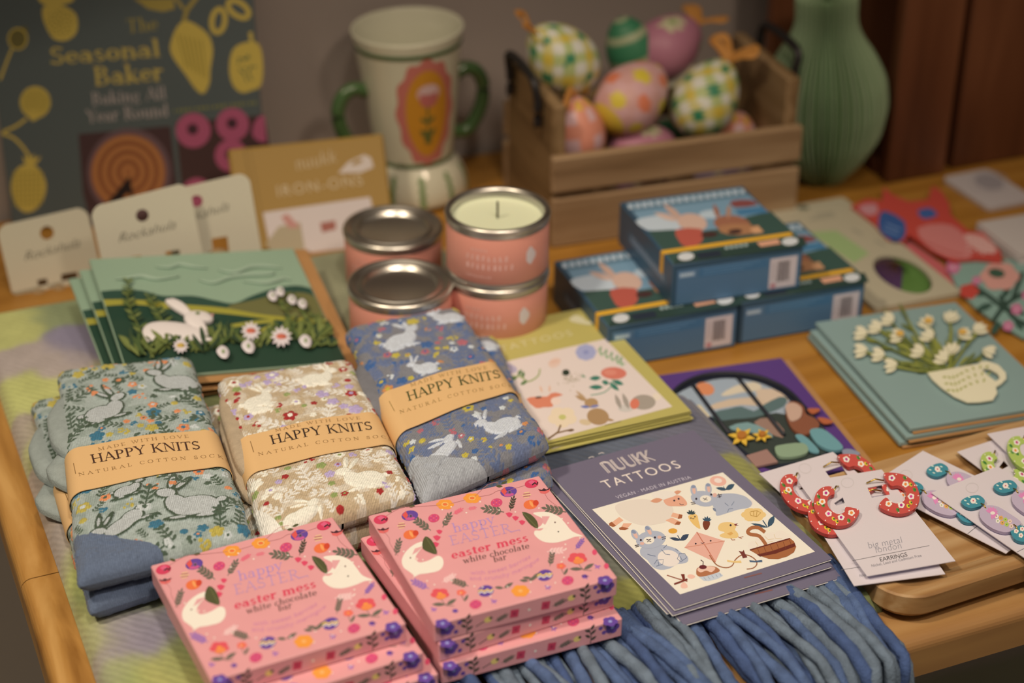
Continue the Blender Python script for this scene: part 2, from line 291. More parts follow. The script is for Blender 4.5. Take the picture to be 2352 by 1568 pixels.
def glyph(c, w=1.0):
    T, t = TK*w, TN*max(w, .8); st, sf, arc = _st, _sf, _arc; x = .63
    def bowl(cx, cy, rx, ry, a0=0, a1=360): return arc(cx, cy, rx, ry, a0, a1, T, t)
    G = {
     'H': (.92, lambda: [st(.17, 0, .17, 1, T), st(.75, 0, .75, 1, T), st(.17, .5, .75, .5, t), sf(.17, 0, .32), sf(.17, 1, .32), sf(.75, 0, .32), sf(.75, 1, .32)]),
     'A': (.86, lambda: [st(.09, 0, .43, 1, t), st(.42, 1, .77, 0, T), st(.2, .33, .64, .33, t), sf(.09, 0, .24), sf(.77, 0, .3)]),
     'P': (.70, lambda: [st(.17, 0, .17, 1, T), *bowl(.32, .74, .32, .26, -90, 90), st(.17, .98, .33, .98, t), st(.17, .5, .33, .5, t), sf(.17, 0, .34), sf(.13, 1, .24)]),
     'R': (.82, lambda: [st(.17, 0, .17, 1, T), *bowl(.32, .74, .32, .26, -90, 90), st(.17, .98, .33, .98, t), st(.17, .5, .33, .5, t), st(.36, .5, .72, 0, T), sf(.17, 0, .34), sf(.13, 1, .24), sf(.74, 0, .18)]),
     'B': (.76, lambda: [st(.17, 0, .17, 1, T), *bowl(.32, .76, .30, .24, -90, 90), *bowl(.34, .27, .36, .27, -90, 90), st(.17, .98, .33, .98, t), st(.17, .53, .33, .53, t), st(.17, .02, .34, .02, t), sf(.13, 0, .24), sf(.13, 1, .24)]),
     'Y': (.80, lambda: [st(.4, .45, .08, 1, T), st(.4, .43, .72, 1, t), st(.4, 0, .4, .47, T), sf(.08, 1, .28), sf(.72, 1, .24), sf(.4, 0, .34)]),
     'K': (.86, lambda: [st(.17, 0, .17, 1, T), st(.2, .40, .72, 1, t), st(.76, 0, .34, .56, T), sf(.17, 0, .32), sf(.17, 1, .32), sf(.72, 1, .24), sf(.76, 0, .26)]),
     'N': (.92, lambda: [st(.16, 0, .16, 1, t), st(.77, 0, .17, 1, T), st(.77, 0, .77, 1, t), sf(.16, 0, .26), sf(.13, 1, .22), sf(.77, 1, .26)]),
     'M': (1.06, lambda: [st(.16, 0, .16, 1, t), st(.52, .05, .18, 1, T), st(.52, .05, .88, 1, t), st(.88, 0, .88, 1, T), sf(.16, 0, .26), sf(.13, 1, .2), sf(.88, 0, .3), sf(.9, 1, .24)]),
     'I': (.36, lambda: [st(.18, 0, .18, 1, T), sf(.18, 0, .32), sf(.18, 1, .32)]),
     'T': (.76, lambda: [st(.38, 0, .38, 1, T), st(.03, .97, .73, .97, t*1.2), st(.05, .8, .05, 1, t), st(.71, .8, .71, 1, t), sf(.38, 0, .34)]),
     'S': (.60, lambda: [*arc(.29, .745, .24, .255, 25, 270, T*.8, t*1.8), *arc(.29, .275, .27, .275, -155, 90, T*.8, t*1.8), st(.5, .78, .5, .96, t), st(.05, .04, .05, .24, t)]),
     'D': (.86, lambda: [st(.17, 0, .17, 1, T), *bowl(.34, .5, .46, .5, -90, 90), st(.17, .98, .36, .98, t), st(.17, .02, .36, .02, t), sf(.13, 0, .24), sf(.13, 1, .24)]),
     'E': (.70, lambda: [st(.17, 0, .17, 1, T), st(.17, .98, .6, .98, t), st(.17, .51, .5, .51, t), st(.17, .02, .62, .02, t), st(.6, .8, .6, 1, t), st(.62, 0, .62, .22, t), sf(.13, 0, .24), sf(.13, 1, .24)]),
     'L': (.66, lambda: [st(.17, 0, .17, 1, T), st(.17, .02, .6, .02, t), st(.6, 0, .6, .24, t), sf(.13, 0, .24), sf(.17, 1, .32)]),
     'W': (1.14, lambda: [st(.33, 0, .08, 1, T), st(.33, 0, .57, 1, t), st(.8, 0, .55, 1, T), st(.8, 0, 1.06, 1, t), sf(.08, 1, .26), sf(.55, 1, .26), sf(1.06, 1, .2)]),
     'V': (.80, lambda: [st(.41, 0, .08, 1, T), st(.41, 0, .73, 1, t), sf(.08, 1, .28), sf(.73, 1, .24)]),
     'O': (.90, lambda: bowl(.45, .5, .42, .51)), 'Q': (.9, lambda: bowl(.45, .5, .42, .51)),
     'U': (.86, lambda: [st(.16, .33, .16, 1, T), st(.7, .33, .7, 1, t), *arc(.42, .33, .325, .34, 180, 360, T*.9, t), sf(.16, 1, .3), sf(.7, 1, .24)]),
     'C': (.80, lambda: [*arc(.45, .5, .42, .51, 40, 318, T, t), st(.73, .72, .73, .94, t)]),
     'F': (.66, lambda: [st(.17, 0, .17, 1, T), st(.17, .98, .6, .98, t), st(.17, .51, .5, .51, t), sf(.17, 0, .32), sf(.13, 1, .24)]),
     'o': (.60, lambda: bowl(.30, x/2, .28, x/2+.01)),
     'e': (.56, lambda: [*bowl(.29, x/2, .27, x/2+.01, 0, 320), st(.04, x*.5, .54, x*.5, t)]),
     'c': (.53, lambda: bowl(.29, x/2, .27, x/2+.01, 35, 320)),
     'a': (.60, lambda: [*arc(.25, .19, .23, .2, 0, 360, T*.8, t), st(.43, 0, .43, x*.7, T), *arc(.27, x-.22, .22, .22, 0, 160, T, t), sf(.5, 0, .16)]),
     'd': (.64, lambda: [*bowl(.28, x/2, .26, x/2+.01), st(.47, 0, .47, 1, T), sf(.42, 1, .2), sf(.53, 0, .16)]),
     'b': (.64, lambda: [*bowl(.36, x/2, .26, x/2+.01), st(.16, 0, .16, 1, T), sf(.11, 1, .2)]),
     'p': (.66, lambda: [*bowl(.37, x/2, .26, x/2+.01), st(.17, -.3, .17, x, T), sf(.17, -.3, .3), sf(.12, x, .18)]),
     'g': (.60, lambda: [*arc(.27, .40, .22, .23, 0, 360, T*.8, t), *arc(.28, -.09, .25, .17, 0, 360, T*.6, t*1.2), st(.4, x-.05, .58, x, t*1.6), st(.16, .05, .2, .2, t)]),
     'l': (.34, lambda: [st(.17, 0, .17, 1, T), sf(.17, 0, .3), sf(.12, 1, .2)]),
     'i': (.34, lambda: [st(.17, 0, .17, x, T), sf(.17, 0, .3), sf(.12, x, .2), circ(.17, .84, .085, n=10)]),
     'k': (.66, lambda: [st(.16, 0, .16, 1, T), st(.2, .25, .52, x, t), st(.56, 0, .3, .36, T), sf(.16, 0, .3), sf(.11, 1, .2), sf(.52, x, .2), sf(.56, 0, .22)]),
     'h': (.68, lambda: [st(.16, 0, .16, 1, T), st(.52, 0, .52, .4, T), *arc(.36, .38, .225, .26, 0, 150, T, t), sf(.16, 0, .3), sf(.52, 0, .3), sf(.11, 1, .2)]),
     'n': (.68, lambda: [st(.16, 0, .16, x, T), st(.52, 0, .52, .4, T), *arc(.36, .38, .225, .26, 0, 150, T, t), sf(.16, 0, .3), sf(.52, 0, .3), sf(.11, x, .2)]),
     'm': (1.0, lambda: [st(.16, 0, .16, x, T), st(.50, 0, .50, .4, T), st(.84, 0, .84, .4, T), *arc(.35, .38, .215, .26, 0, 150, T, t), *arc(.69, .38, .215, .26, 0, 150, T, t), sf(.16, 0, .28), sf(.5, 0, .28), sf(.84, 0, .28), sf(.11, x, .2)]),
     'r': (.50, lambda: [st(.16, 0, .16, x, T), *arc(.34, .38, .19, .25, 50, 160, T, t*1.4), circ(.42, .55, .075, n=10), sf(.16, 0, .32), sf(.11, x, .2)]),
     's': (.48, lambda: [*arc(.23, .465, .19, .165, 25, 270, T*.75, t*1.6), *arc(.23, .165, .21, .165, -155, 90, T*.75, t*1.6)]),
     't': (.42, lambda: [st(.19, .08, .19, .82, T), st(.03, x-.02, .37, x-.02, t*1.3), *arc(.29, .1, .165, .11, 180, 330, T*.8, t)]),
     'u': (.68, lambda: [st(.16, .2, .16, x, T), st(.52, 0, .52, x, T), *arc(.32, .24, .225, .25, 180, 340, T, t), sf(.11, x, .2), sf(.47, x, .2), sf(.58, 0, .16)]),
     'w': (.84, lambda: [st(.26, 0, .08, x, T), st(.26, 0, .43, x, t), st(.59, 0, .41, x, T), st(.59, 0, .77, x, t), sf(.08, x, .24), sf(.77, x, .2)]),
     'y': (.60, lambda: [st(.31, .02, .09, x, T), st(.18, -.28, .53, x, t), sf(.09, x, .26), sf(.53, x, .2), circ(.13, -.24, .07, n=8)]),
    }
    if c == ' ': return .38, []
    if c not in G: return .3, []
    a, f = G[c]; return a, f()
def serif(s, track=0, w=1.0):                                   # polygons in units of the cap height, and the length
    x = 0; out = []
    for c in s:
        a, P = glyph(c, w); out += [[(p[0]+x, p[1]) for p in q] for q in P]; x += a+track
    return out, x-track
_tc = {}
def sans(s, shear=0.0, off=0.0, track=1.0):
    key = (s, shear, off, track)
    if key not in _tc:
        cu = bpy.data.curves.new('lettering', 'FONT'); cu.body = s; cu.size = 1.38; cu.shear = shear; cu.offset = off; cu.space_character = track; cu.resolution_u = 3
        ob = bpy.data.objects.new('lettering', cu); COL.objects.link(ob); dg = bpy.context.evaluated_depsgraph_get(); ev = ob.evaluated_get(dg); me = ev.to_mesh()
        V = [tuple(v.co[:2]) for v in me.vertices]; Fs = [list(p.vertices) for p in me.polygons]; ev.to_mesh_clear()
        bpy.data.objects.remove(ob); bpy.data.curves.remove(cu)
        _tc[key] = (V, Fs, max(v[0] for v in V))
    return _tc[key]

# ------------------------------------------------------------------ printing shapes onto a surface
class Pr:
    def __init__(s, mb, z=0, conv=None, surf=None, eps=.00004, kk=1.0): s.mb = mb; s.z = z; s.conv = conv; s.surf = surf; s.eps = eps; s.kk = kk; s.cnt = 0
    def map(s, p, l):
        q = s.conv(*p) if s.conv else p; h = s.eps*l+(s.cnt % 12)*.000003
        return s.surf(q[0], q[1], h) if s.surf else (q[0], q[1], s.z+h)
    def _c(s, c): return c if not isinstance(c, str) else ink(c, s.kk)
    def poly(s, P, c, l=1, sm=0):
        if sm: P = smoothpoly(P, sm)
        s.cnt += 1; V = [s.map(p, l) for p in P]; n = len(V)
        nz = 0
        for i in range(n): nz += (V[i-1][0]*V[i][1]-V[i][0]*V[i-1][1])
        if not s.surf and nz < 0: V = V[::-1]
        s.mb.add(V, [list(range(n))], s._c(c)); return s
    def ell(s, x, y, rx, ry=None, rot=0, c='#ffffff', l=1, n=18): return s.poly(circ(x, y, rx, ry, rot, n), c, l)
    def line(s, P, w, c, l=1, sm=0, close=False):
        if sm: P = smoothpoly(P, sm, close)
        if close: P = list(P)+[P[0]]
        P = [np.asarray(p, float) for p in P]; A = []; B = []
        for i in range(len(P)):
            t = P[min(i+1, len(P)-1)]-P[max(i-1, 0)]; t = t/(np.linalg.norm(t)+1e-9); n = np.array([-t[1], t[0]]); ww = (w[0]+(w[1]-w[0])*i/(len(P)-1)) if hasattr(w, '__len__') else w
            A.append(P[i]+n*ww/2); B.append(P[i]-n*ww/2)
        for i in range(len(P)-1): s.poly([B[i], B[i+1], A[i+1], A[i]], c, l)
        return s
    def ring(s, x, y, rx, ry, w, c, l=1, rot=0): return s.line(circ(x, y, rx, ry, rot, 24), w, c, l, close=True)
    def leaf(s, x, y, L, wd, rot, c, l=1):                      # pointed leaf from (x, y)
        a = math.radians(rot); ca, sa = math.cos(a), math.sin(a); P = []
        for t, k in ((0, 0), (.25, .75), (.5, 1), (.75, .7), (1, 0), (.75, -.7), (.5, -1), (.25, -.75)):
            u, v = t*L, k*wd/2; P.append((x+u*ca-v*sa, y+u*sa+v*ca))
        return s.poly(P, c, l)
    def sprig(s, x, y, L, rot, c, l=1, n=4, w=1.0):
        a = math.radians(rot); d = np.array([math.cos(a), math.sin(a)]); s.line([(x, y), (x+d[0]*L, y+d[1]*L)], L*.05*w, c, l)
        for i in range(n):
            p = np.array([x, y])+d*L*(.15+.8*i/n)
            for q in (-38, 38): s.leaf(p[0], p[1], L*.34, L*.14*w, rot+q, c, l)
        s.leaf(x+d[0]*L*.9, y+d[1]*L*.9, L*.3, L*.13*w, rot, c, l); return s
    def flower(s, x, y, r, c, cc=None, n=5, l=1, sq=1.0, rot=0, pr=.52):
        for k in range(n):
            a = 2*math.pi*k/n+math.radians(rot); s.ell(x+r*.52*math.cos(a), y+r*.52*math.sin(a)*sq, r*pr, r*pr*sq, 0, c, l, 10)
        s.ell(x, y, r*.5, r*.5*sq, 0, c, l, 10)
        if cc: s.ell(x, y, r*.26, r*.26*sq, 0, cc, l+1, 10)
        return s
    def text(s, kind, t, p0, p1, up, c, l=2, track=0, w=1.0, shear=0.0, off=0.0, bend=0):   # baseline from p0 to p1, cap height vector up
        p0, p1, up = (np.asarray(p, float) for p in (p0, p1, up)); d = p1-p0
        nr = np.array([-d[1], d[0]])/(np.linalg.norm(d)+1e-9)
        if nr @ up < 0: nr = -nr
        def q(v, Lg):
            t_ = v[0]/Lg; return p0+d*t_+up*v[1]+nr*bend*4*t_*(1-t_)
        if kind == 'serif':
            P, Lg = serif(t, track, w)
            for g in P: s.poly([q(v, Lg) for v in g], c, l)
        else:
            V, Fs, Lg = sans(t, shear, off, 1+track); c = s._c(c)
            V3 = [s.map(q(v, Lg), l) for v in V]; s.mb.add(V3, Fs, c)
        return s
# ------------------------------------------------------------------ the place: floor, wall, table
TA = np.array([.2039, .7898, TZ]); TY = 23.0
TF = Fr(TA, TY)                                                # u along the table's front edge, v towards the wall
def T(u, v, z=0): return TF.at(u, v, z)
PINE = wood('pine', '#96601f', '#a86f28', '#b57c32', 0, 5, .42, 8, .6, .06)
PINE_EDGE = wood('pine_edge', '#94663a', '#aa7a44', '#b98a52', 0, 5, .40, 9, .8, .06)
PINE_SIDE = wood('pine_side', '#85541f', '#b47e3c', '#cf9a55', 1, 9, .40, 7, 1.4, .25)
RED_WOOD = wood('red_wood', '#4a2410', '#6b3a1e', '#7f4a2a', 2, 4, .55, 9, .8, .15)
CRATE_WOOD = wood('crate_wood', '#6f5030', '#94704a', '#ab875e', 0, 8, .7, 10, .5, .25)
CRATE_WOOD_END = wood('crate_wood_end', '#664827', '#8a683f', '#a07c52', 1, 8, .7, 10, .5, .25)
MANGO = wood('mango_wood', '#7c5028', '#a87a47', '#c09764', 0, 7, .5, 13, .8, .2)
m = MB(); m.add([(-4, -3, 0), (4, -3, 0), (4, 4, 0), (-4, 4, 0)], [(0, 1, 2, 3)], M('floor_vinyl', '#bdb791', .6, var=.15, vscale=3)); struct(m.build('floor'))
WF = Fr((0, 1.478, 0), 20)
m = MB(); m.box(-3, -.105, 1.085, 3, -.0002, 1.11, RED_WOOD, .002); place(struct(m.build('added_shelf_1')), WF)      # unseen shelf above the table, added to shade upper wall and jar
m = MB(); m.box(-3, 0, 0, 3, .1, 2.6, M('wall_paint', '#b39d88', .85, bump=.05, bscale=80, var=.03, vscale=4), .001); place(struct(m.build('wall_back')), WF)

tb = thing('display_table', 'honey coloured pine table that carries the whole shop display', 'table', (0, 0, 0))
place(tb, Fr((TA[0], TA[1], 0), TY))
def wallv(u): return .708-.0524*(u-.08)
TH = .026
m = MB()
for k in range(8):                                             # planks side by side
    v0, v1 = .046+k*.0835, .046+(k+1)*.0835-.0006
    u1 = 1.1
    if k < 7: m.box(-.396, v0, TZ-TH, u1, v1, TZ, PINE, .0008)
    else: m.prism([(-.396, v0), (u1, v0), (u1, wallv(u1)-.004), (-.396, wallv(-.396)-.004)], TZ-TH, TZ, PINE)
m.build('tabletop', tb)
def nosed(m, u0, v0, u1, v1, mat, along):                      # rounded edge board
    r = .007; n = 6; prof = [(0, TZ-TH)]+[(r-r*math.cos(math.pi/2*k/n), TZ-r+r*math.sin(math.pi/2*k/n)) for k in range(n+1)]
    w = (v1-v0) if along == 'u' else (u1-u0); prof += [(w, TZ), (w, TZ-TH)]
    A = [(u0, v0+a, z) if along == 'u' else (u0+a, v0, z) for a, z in prof]; B = [(u1, v0+a, z) if along == 'u' else (u0+a, v1, z) for a, z in prof]
    n = len(prof); m.add(A+B, [(i, (i+1) % n, n+(i+1) % n, n+i) for i in range(n)]+[list(range(n))[::-1], list(range(n, 2*n))], mat)
m = MB(); nosed(m, -.396, 0, 1.1, .0455, PINE_EDGE, 'u'); m.build('edge_board', tb)
for va, vb_ in ((0, .2455), (.2465, .452), (.453, wallv(-.4)-.004)):
    m = MB(); nosed(m, -.4265, va, -.3965, vb_, PINE_SIDE, 'v'); m.build('edge_board', tb)
m = MB(); m.box(-.37, .16, TZ-TH-.09, 1.05, .185, TZ-TH-.0005, PINE, .001); m.build('apron', tb)
m = MB(); m.box(-.37, .60, TZ-TH-.09, 1.05, .625, TZ-TH-.0005, PINE, .001); m.build('apron', tb)
for (u, v) in ((-.36, .185), (1.0, .185), (-.36, .55), (1.0, .55)):
    m = MB(); m.box(u, v+.0005, 0, u+.055, v+.0495, TZ-TH-.0005, PINE_SIDE, .002); m.build('leg', tb)

# ------------------------------------------------------------------ wool blanket with fringe
BT = .014; BZ = TZ+BT; BU0, BU1, BV0, BV1 = -.404, .021, .076, .558
rng = np.random.default_rng(5)
def vnoise(x, y, s, seed=0): return np.array([mnoise.noise(Vector((a*s+seed, b*s-seed, seed*.37))) for a, b in zip(x.ravel(), y.ravel())]).reshape(x.shape)
def blanket():
    us = np.linspace(BU0, BU1, 300); vs_ = np.linspace(BV0, BV1, 340); U_, V_ = np.meshgrid(us, vs_, indexing='ij')
    tp = np.clip((V_-.262)/.05, 0, 1); tp = tp*tp*(3-2*tp); U_ = BU0+(U_-BU0)*(1-tp*.072/(BU1-BU0))   # the right side runs in towards the back
    d = np.minimum.reduce([U_-BU0, BU1-tp*.072-U_, V_-BV0, BV1-V_]); r = .011; k = np.clip(d/r, 0, 1); z = BT*np.sqrt(np.clip(1-(1-k)**2, 0, 1))
    n1 = vnoise(U_[::4, ::4], V_[::4, ::4], 22, 3); n1 = np.kron(n1, np.ones((4, 4)))[:U_.shape[0], :U_.shape[1]]
    for _ in range(3): n1 = (n1+np.roll(n1, 1, 0)+np.roll(n1, -1, 0)+np.roll(n1, 1, 1)+np.roll(n1, -1, 1))/5
    z = z-np.abs(n1)*.0012*k; lift = np.clip((U_+.052)/.012, 0, 1)*np.clip((V_-.105)/.012, 0, 1)*np.clip((.275-V_)/.01, 0, 1)*.0068; z = np.maximum(z, lift+.0012)   # it lies over the edge of a card
    nx = vnoise(U_[::3, ::3], V_[::3, ::3], 60, 9); nx = np.kron(nx, np.ones((3, 3)))[:U_.shape[0], :U_.shape[1]]
    anchors = [(30, 740, '#c2bd70'), (130, 720, '#8f9466'), (190, 785, '#8a7f8a'), (110, 825, '#b3a090'), (60, 905, '#bdb96c'), (170, 900, '#c4be70'), (75, 985, '#ab9882'), (130, 1000, '#b7b26a'), (210, 1120, '#97975f'), (115, 1130, '#ab9680'), (175, 1250, '#a3917f'), (215, 1280, '#b0ae62'), (290, 1380, '#8d9258'),
        (200, 1440, '#b3ad68'), (330, 1455, '#91858a'), (270, 1445, '#978987'), (390, 1545, '#a8a25c'), (215, 1540, '#a5937f'), (265, 1560, '#9aa05c'), (480, 900, '#8f9058'), (450, 1500, '#8d9258'), (560, 1200, '#7d7a6a'),
        (1640, 1000, '#6c6870'), (1700, 1085, '#928c4c'), (1780, 1160, '#686468'), (1850, 1240, '#8c8752'), (1930, 1300, '#7f805a'), (1985, 1380, '#838552'), (1270, 1130, '#50545c'), (1330, 1190, '#5e646a'), (1390, 1290, '#6e6c5a'), (1430, 1370, '#8c8644'), (1500, 1400, '#7f7c44'), (1280, 690, '#60586a'),
        (1500, 1100, '#62666e'), (1600, 1250, '#7a7848'), (1100, 850, '#62666e'), (1350, 900, '#7a7848'), (1050, 1480, '#6f7050'), (900, 1100, '#6a6c60'), (750, 1400, '#8a8a5a')]
    num = 0; den = 0
    for x, y, h_ in anchors:
        q_ = at(x, y, TZ+BT)-TA; au, av = q_@TF.e1, q_@TF.e2; w_ = np.exp(-(((U_+nx*.010-au)**2+(V_+np.roll(nx, 40, 0)*.010-av)**2))/(2*.0155**2))+1e-9; w_ = w_**2.6
        num = num+w_[..., None]*S(h_); den = den+w_[..., None]
    c = num/den*(1+nx[..., None]*.10)
    P = np.stack([U_, V_, z], -1).reshape(-1, 3); q = gridquads(*U_.shape)
    # the underside closes the cloth
    n = len(P); P2 = P.copy(); P2[:, 2] = .0006+lift.ravel(); P = np.concatenate([P, P2]); c = c.reshape(-1, 3); q = np.concatenate([q[:, ::-1] if False else q, q[:, ::-1]+n])
    return P, q, np.concatenate([c, c])
bl = thing('wool_blanket', 'folded green lilac and blue checked wool blanket with thick blue fringe at its front end', 'blanket', TA, (0, 0, math.radians(TY)))
P_, Q_, C_ = blanket(); fastmesh('cloth', P_, Q_, painted('woven_wool', .95, 'twill', 95, .5, .1, .25), C_, bl)
us, vv = np.linspace(-.012, .0215, 40), np.linspace(.030, .0775, 50); UU, VV = np.meshgrid(us, vv, indexing='ij'); dd = np.minimum.reduce([UU+.012, .0215-UU, VV-.030]); kk_ = np.clip(dd/.010, 0, 1)
ZZ = .0002+.0112*np.sqrt(np.clip(1-(1-kk_)**2, 0, 1)); ZZ[:, -6:] = np.minimum(ZZ[:, -6:], .0085); cc = np.tile(S('#7f8250'), (UU.size, 1))*(1+.12*np.sin(UU.ravel()*900)[:, None]*np.sin(VV.ravel()*700)[:, None])
fastmesh('folded_corner', np.stack([UU, VV, ZZ], -1).reshape(-1, 3), gridquads(*UU.shape), painted('woven_wool', .95, 'twill', 95, .5, .1, .25), cc, bl)
YARN = [M('yarn_blue', '#51627f', .95, bump=.9, bscale=700, var=.25, vscale=120), M('yarn_slate', '#6a747a', .95, bump=.9, bscale=700, var=.25, vscale=120), M('yarn_deep', '#445576', .95, bump=.9, bscale=700, var=.2, vscale=120)]
R_ = random.Random(11)
def tassel(u0, layer, lng, drift):
    r = R_.uniform(.0028, .0042); pts = []; n = 22; z0 = BT-.0088+layer*.0022; ph = R_.uniform(0, 6); am = R_.uniform(.001, .003)
    for i in range(n):
        s_ = lng*i/(n-1)                                       # way along the strand
        e = BV0+(.003 if u0 < -.0105 else -.004)-s_                                        # v while it lies on the table
        u = u0+drift*s_+am*math.sin(ph+s_*55)
        if e > -.010:
            on = u0 > -.0105; zz = .0075+r+layer*.0022 if on else z0
            k = min(1, max(0, ((.034 if on else BV0-.002)-e)/(.03 if on else .045))); k = k*k*(3-2*k); z = zz*(1-k)+(r+.0006+layer*.0055)*k; v = e
        else:
            o = -.010-e; v = -.010-r*.6-.004*min(1, o/.012)-layer*.004; z = (r+layer*.0055)-max(0, o-.001)
        pts.append((u, v, z))
    m = MB(); rr = [r*(1+.10*math.sin(ph+i*2.1)) for i in range(n)]; rr[0] *= .7; rr[-1] *= .55
    m.tube(pts, rr, YARN[R_.choice((0, 0, 1, 1, 2))], 10); return m.build('tassel', bl)
u = -.262; k = 0
while u < .0125:
    tassel(u, k % 2 if R_.random() < .8 else 2, R_.uniform(.12, .17), R_.uniform(-.10, .16) if u < .0 else R_.uniform(-.1, .02)); u += R_.uniform(.0029, .0044); k += 1
# ------------------------------------------------------------------ helpers for flat goods
def fitrect(q, z, w, h, dyaw=0):                               # frame at the front left corner of a w by h rectangle whose corners TL TR BR BL the photo shows
    p = [at(*a, z) for a in q]; c = sum(p)/4; d1 = (p[1]-p[0])+(p[2]-p[3]); d2 = (p[0]-p[3])+(p[1]-p[2])
    a1 = math.atan2(d1[1], d1[0]); a2 = math.atan2(d2[1], d2[0])-math.pi/2; yaw = math.degrees((a1+a2)/2)+dyaw
    f = Fr(c, yaw); return Fr(f.at(-w/2, -h/2), yaw)
def corner(px, z, yaw, w=0, h=0, which='FL'):
    p = at(*px, z); f = Fr(p, yaw); return Fr(f.at(-w if 'R' in which else 0, -h if 'B' in which else 0), yaw)
def low(fr, z): g = Fr((fr.o[0], fr.o[1], z), 0); g.e1, g.e2, g.e3, g.M = fr.e1, fr.e2, fr.e3, fr.M.copy(); g.M.translation = g.o; return g
CARD_W = M('white_board', '#efe0cc', .6, bump=.05, bscale=600)

# ------------------------------------------------------------------ pink chocolate boxes
CB, CH = .105, .0125
zR = BZ+.0004+3*CH+.0006
frR = fitrect([(847, 1180.5), (1239.7, 1093), (1416, 1321), (996.5, 1438)], zR, CB, CB)
PINK = M('pink_carton', S('#e79d95')*1.0, .42, var=.02)
def choc_box(fr, label):
    m = MB(); m.box(0, 0, -CH, CB, CB, 0, PINK, .0007)
    p = Pr(m, .00003, fr.zoom(330, 1080, 2.138))
    RED, PNK, PUR, ORG, ORD, DK, CRM, LIL = '#d8405a', '#e2607a', '#6a4790', '#f59a3c', '#ee7440', '#4a4535', '#fbeed2', '#a879ae'
    GR, GRN = '#6d6653', '#565432'
    # vines along the top
    for P in ([(1165, 240), (1260, 185), (1320, 180), (1480, 168), (1560, 150), (1613, 135), (1700, 120), (1740, 100), (1800, 95), (1900, 65)],
              [(1170, 292), (1205, 330), (1210, 360), (1250, 420)], [(1965, 95), (1985, 140), (2050, 190)], [(1620, 135), (1690, 70), (1740, 60)]): p.line(P, 2.2, '#b5706a', 1, 3)
    for (x, y, r) in ((1730, 78, 0), (1755, 66, 20), (1220, 205, 160), (1300, 180, 10)): p.leaf(x, y, 34, 13, -r, GRN)
    for (x, y, r, c) in ((1165, 242, 36, RED), (1905, 66, 34, RED)):
        p.ell(x, y, r, r*.62, -8, c); p.poly([(x-r*.5, y-r*.2), (x, y-r*.55), (x+r*.5, y-r*.3), (x+r*.2, y+r*.3)], PNK, 2); p.line([(x+2, y+6), (x+16, y-4), (x+26, y+4), (x+30, y-8)], 7, '#3d2a2a', 3)
    for (x, y) in ((1174, 292), (1965, 98)):
        p.poly([(x-28, y-6), (x-10, y-2), (x, y-10), (x+12, y-4), (x+32, y-12), (x+26, y+8), (x+6, y+18), (x-16, y+14)], '#e56a62'); p.poly([(x-28, y-6), (x-10, y-2), (x, y-10), (x+12, y-4), (x+32, y-12), (x+26, y-3), (x+4, y+4), (x-20, y+3)], '#4a2a30', 2)
    for (x, y) in ((1307, 222), (1792, 105)):
        p.ell(x, y, 41, 25, -8, PUR); p.poly([(x-38, y-2), (x-20, y-22), (x-8, y), (x-20, y+18)], '#e2574c', 2); p.ell(x+2, y+15, 24, 8, -8, '#d25a88', 2); p.ell(x+4, y+2, 11, 10, 0, '#8a5a8a', 3); p.ell(x+5, y+3, 5, 5, 0, DK, 4)
    for (x, y) in ((1480, 168), (1613, 137)): p.flower(x, y, 43, ORG, ORD, 6, 1, .58); p.ring(x, y, 15, 9, 4, '#ffc070', 4)
    p.flower(1850, 592, 45, ORG, '#ffb066', 6, 1, .66)
    for (x, y) in ((1310, 316), (1900, 168)):
        p.ell(x, y, 35, 23, -6, ORD); p.leaf(x-6, y-20, 40, 14, 60, '#f9a05a', 2); p.ell(x+26, y-8, 14, 14, 0, '#d5492f', 2)
    for (x, y, r) in ((1425, 235, 28), (1733, 159, 29), (2082, 541, 30), (1630, 658, 30)):
        p.ell(x, y, r, r*.74, -10, '#d84c6c')
        for k in range(9): p.ell(x-r*.5+(k % 3)*r*.48, y-r*.36+(k//3)*r*.34, 3, 2.4, 0, '#a04a9a' if k % 2 else '#f08090', 2, 8)
    for (x, y) in ((1265, 272), (1880, 122)):
        for k, c in enumerate(('#f2c98a', '#b06a5a', '#f2d28a', '#b06a5a', '#f2c98a')): p.line([(x-20+abs(k-2)*4, y-11+k*6), (x+22-abs(k-2)*4, y-15+k*6)], 3.4, c)
    for (x, y) in ((1680, 592), (1970, 515)):
        p.ell(x, y, 40, 28, -10, PUR); p.line([(x-38, y+4), (x-22, y-6), (x-8, y+2), (x+8, y-8), (x+22, y), (x+37, y-10)], 7, '#f7c968', 2); p.line([(x-36, y+14), (x-20, y+4), (x-6, y+12), (x+10, y+2), (x+24, y+10), (x+34, y)], 5, CRM, 2)
    for (x, y, r) in ((1455, 606, 46), (2130, 432, 48)):
        p.flower(x, y, r, '#e5565a', ORG, 5, 1, .6, 90); p.ell(x+6, y+14, r*.55, r*.3, -8, '#f28a4a', 3); p.line([(x, y+20), (x+30, y+58), (x+70, y+60)], 3, GR)
        p.leaf(x+30, y+55, 60, 20, -30, GR); p.leaf(x-40, y+52, 70, 18, 0, GR)
    for (x, y) in ((1560, 600), (2050, 470)): p.flower(x, y, 24, '#f0705a', ORG, 5, 1, .65); p.line([(x, y+12), (x+14, y+40)], 3, GR); p.leaf(x+14, y+44, 40, 14, -60, GR)
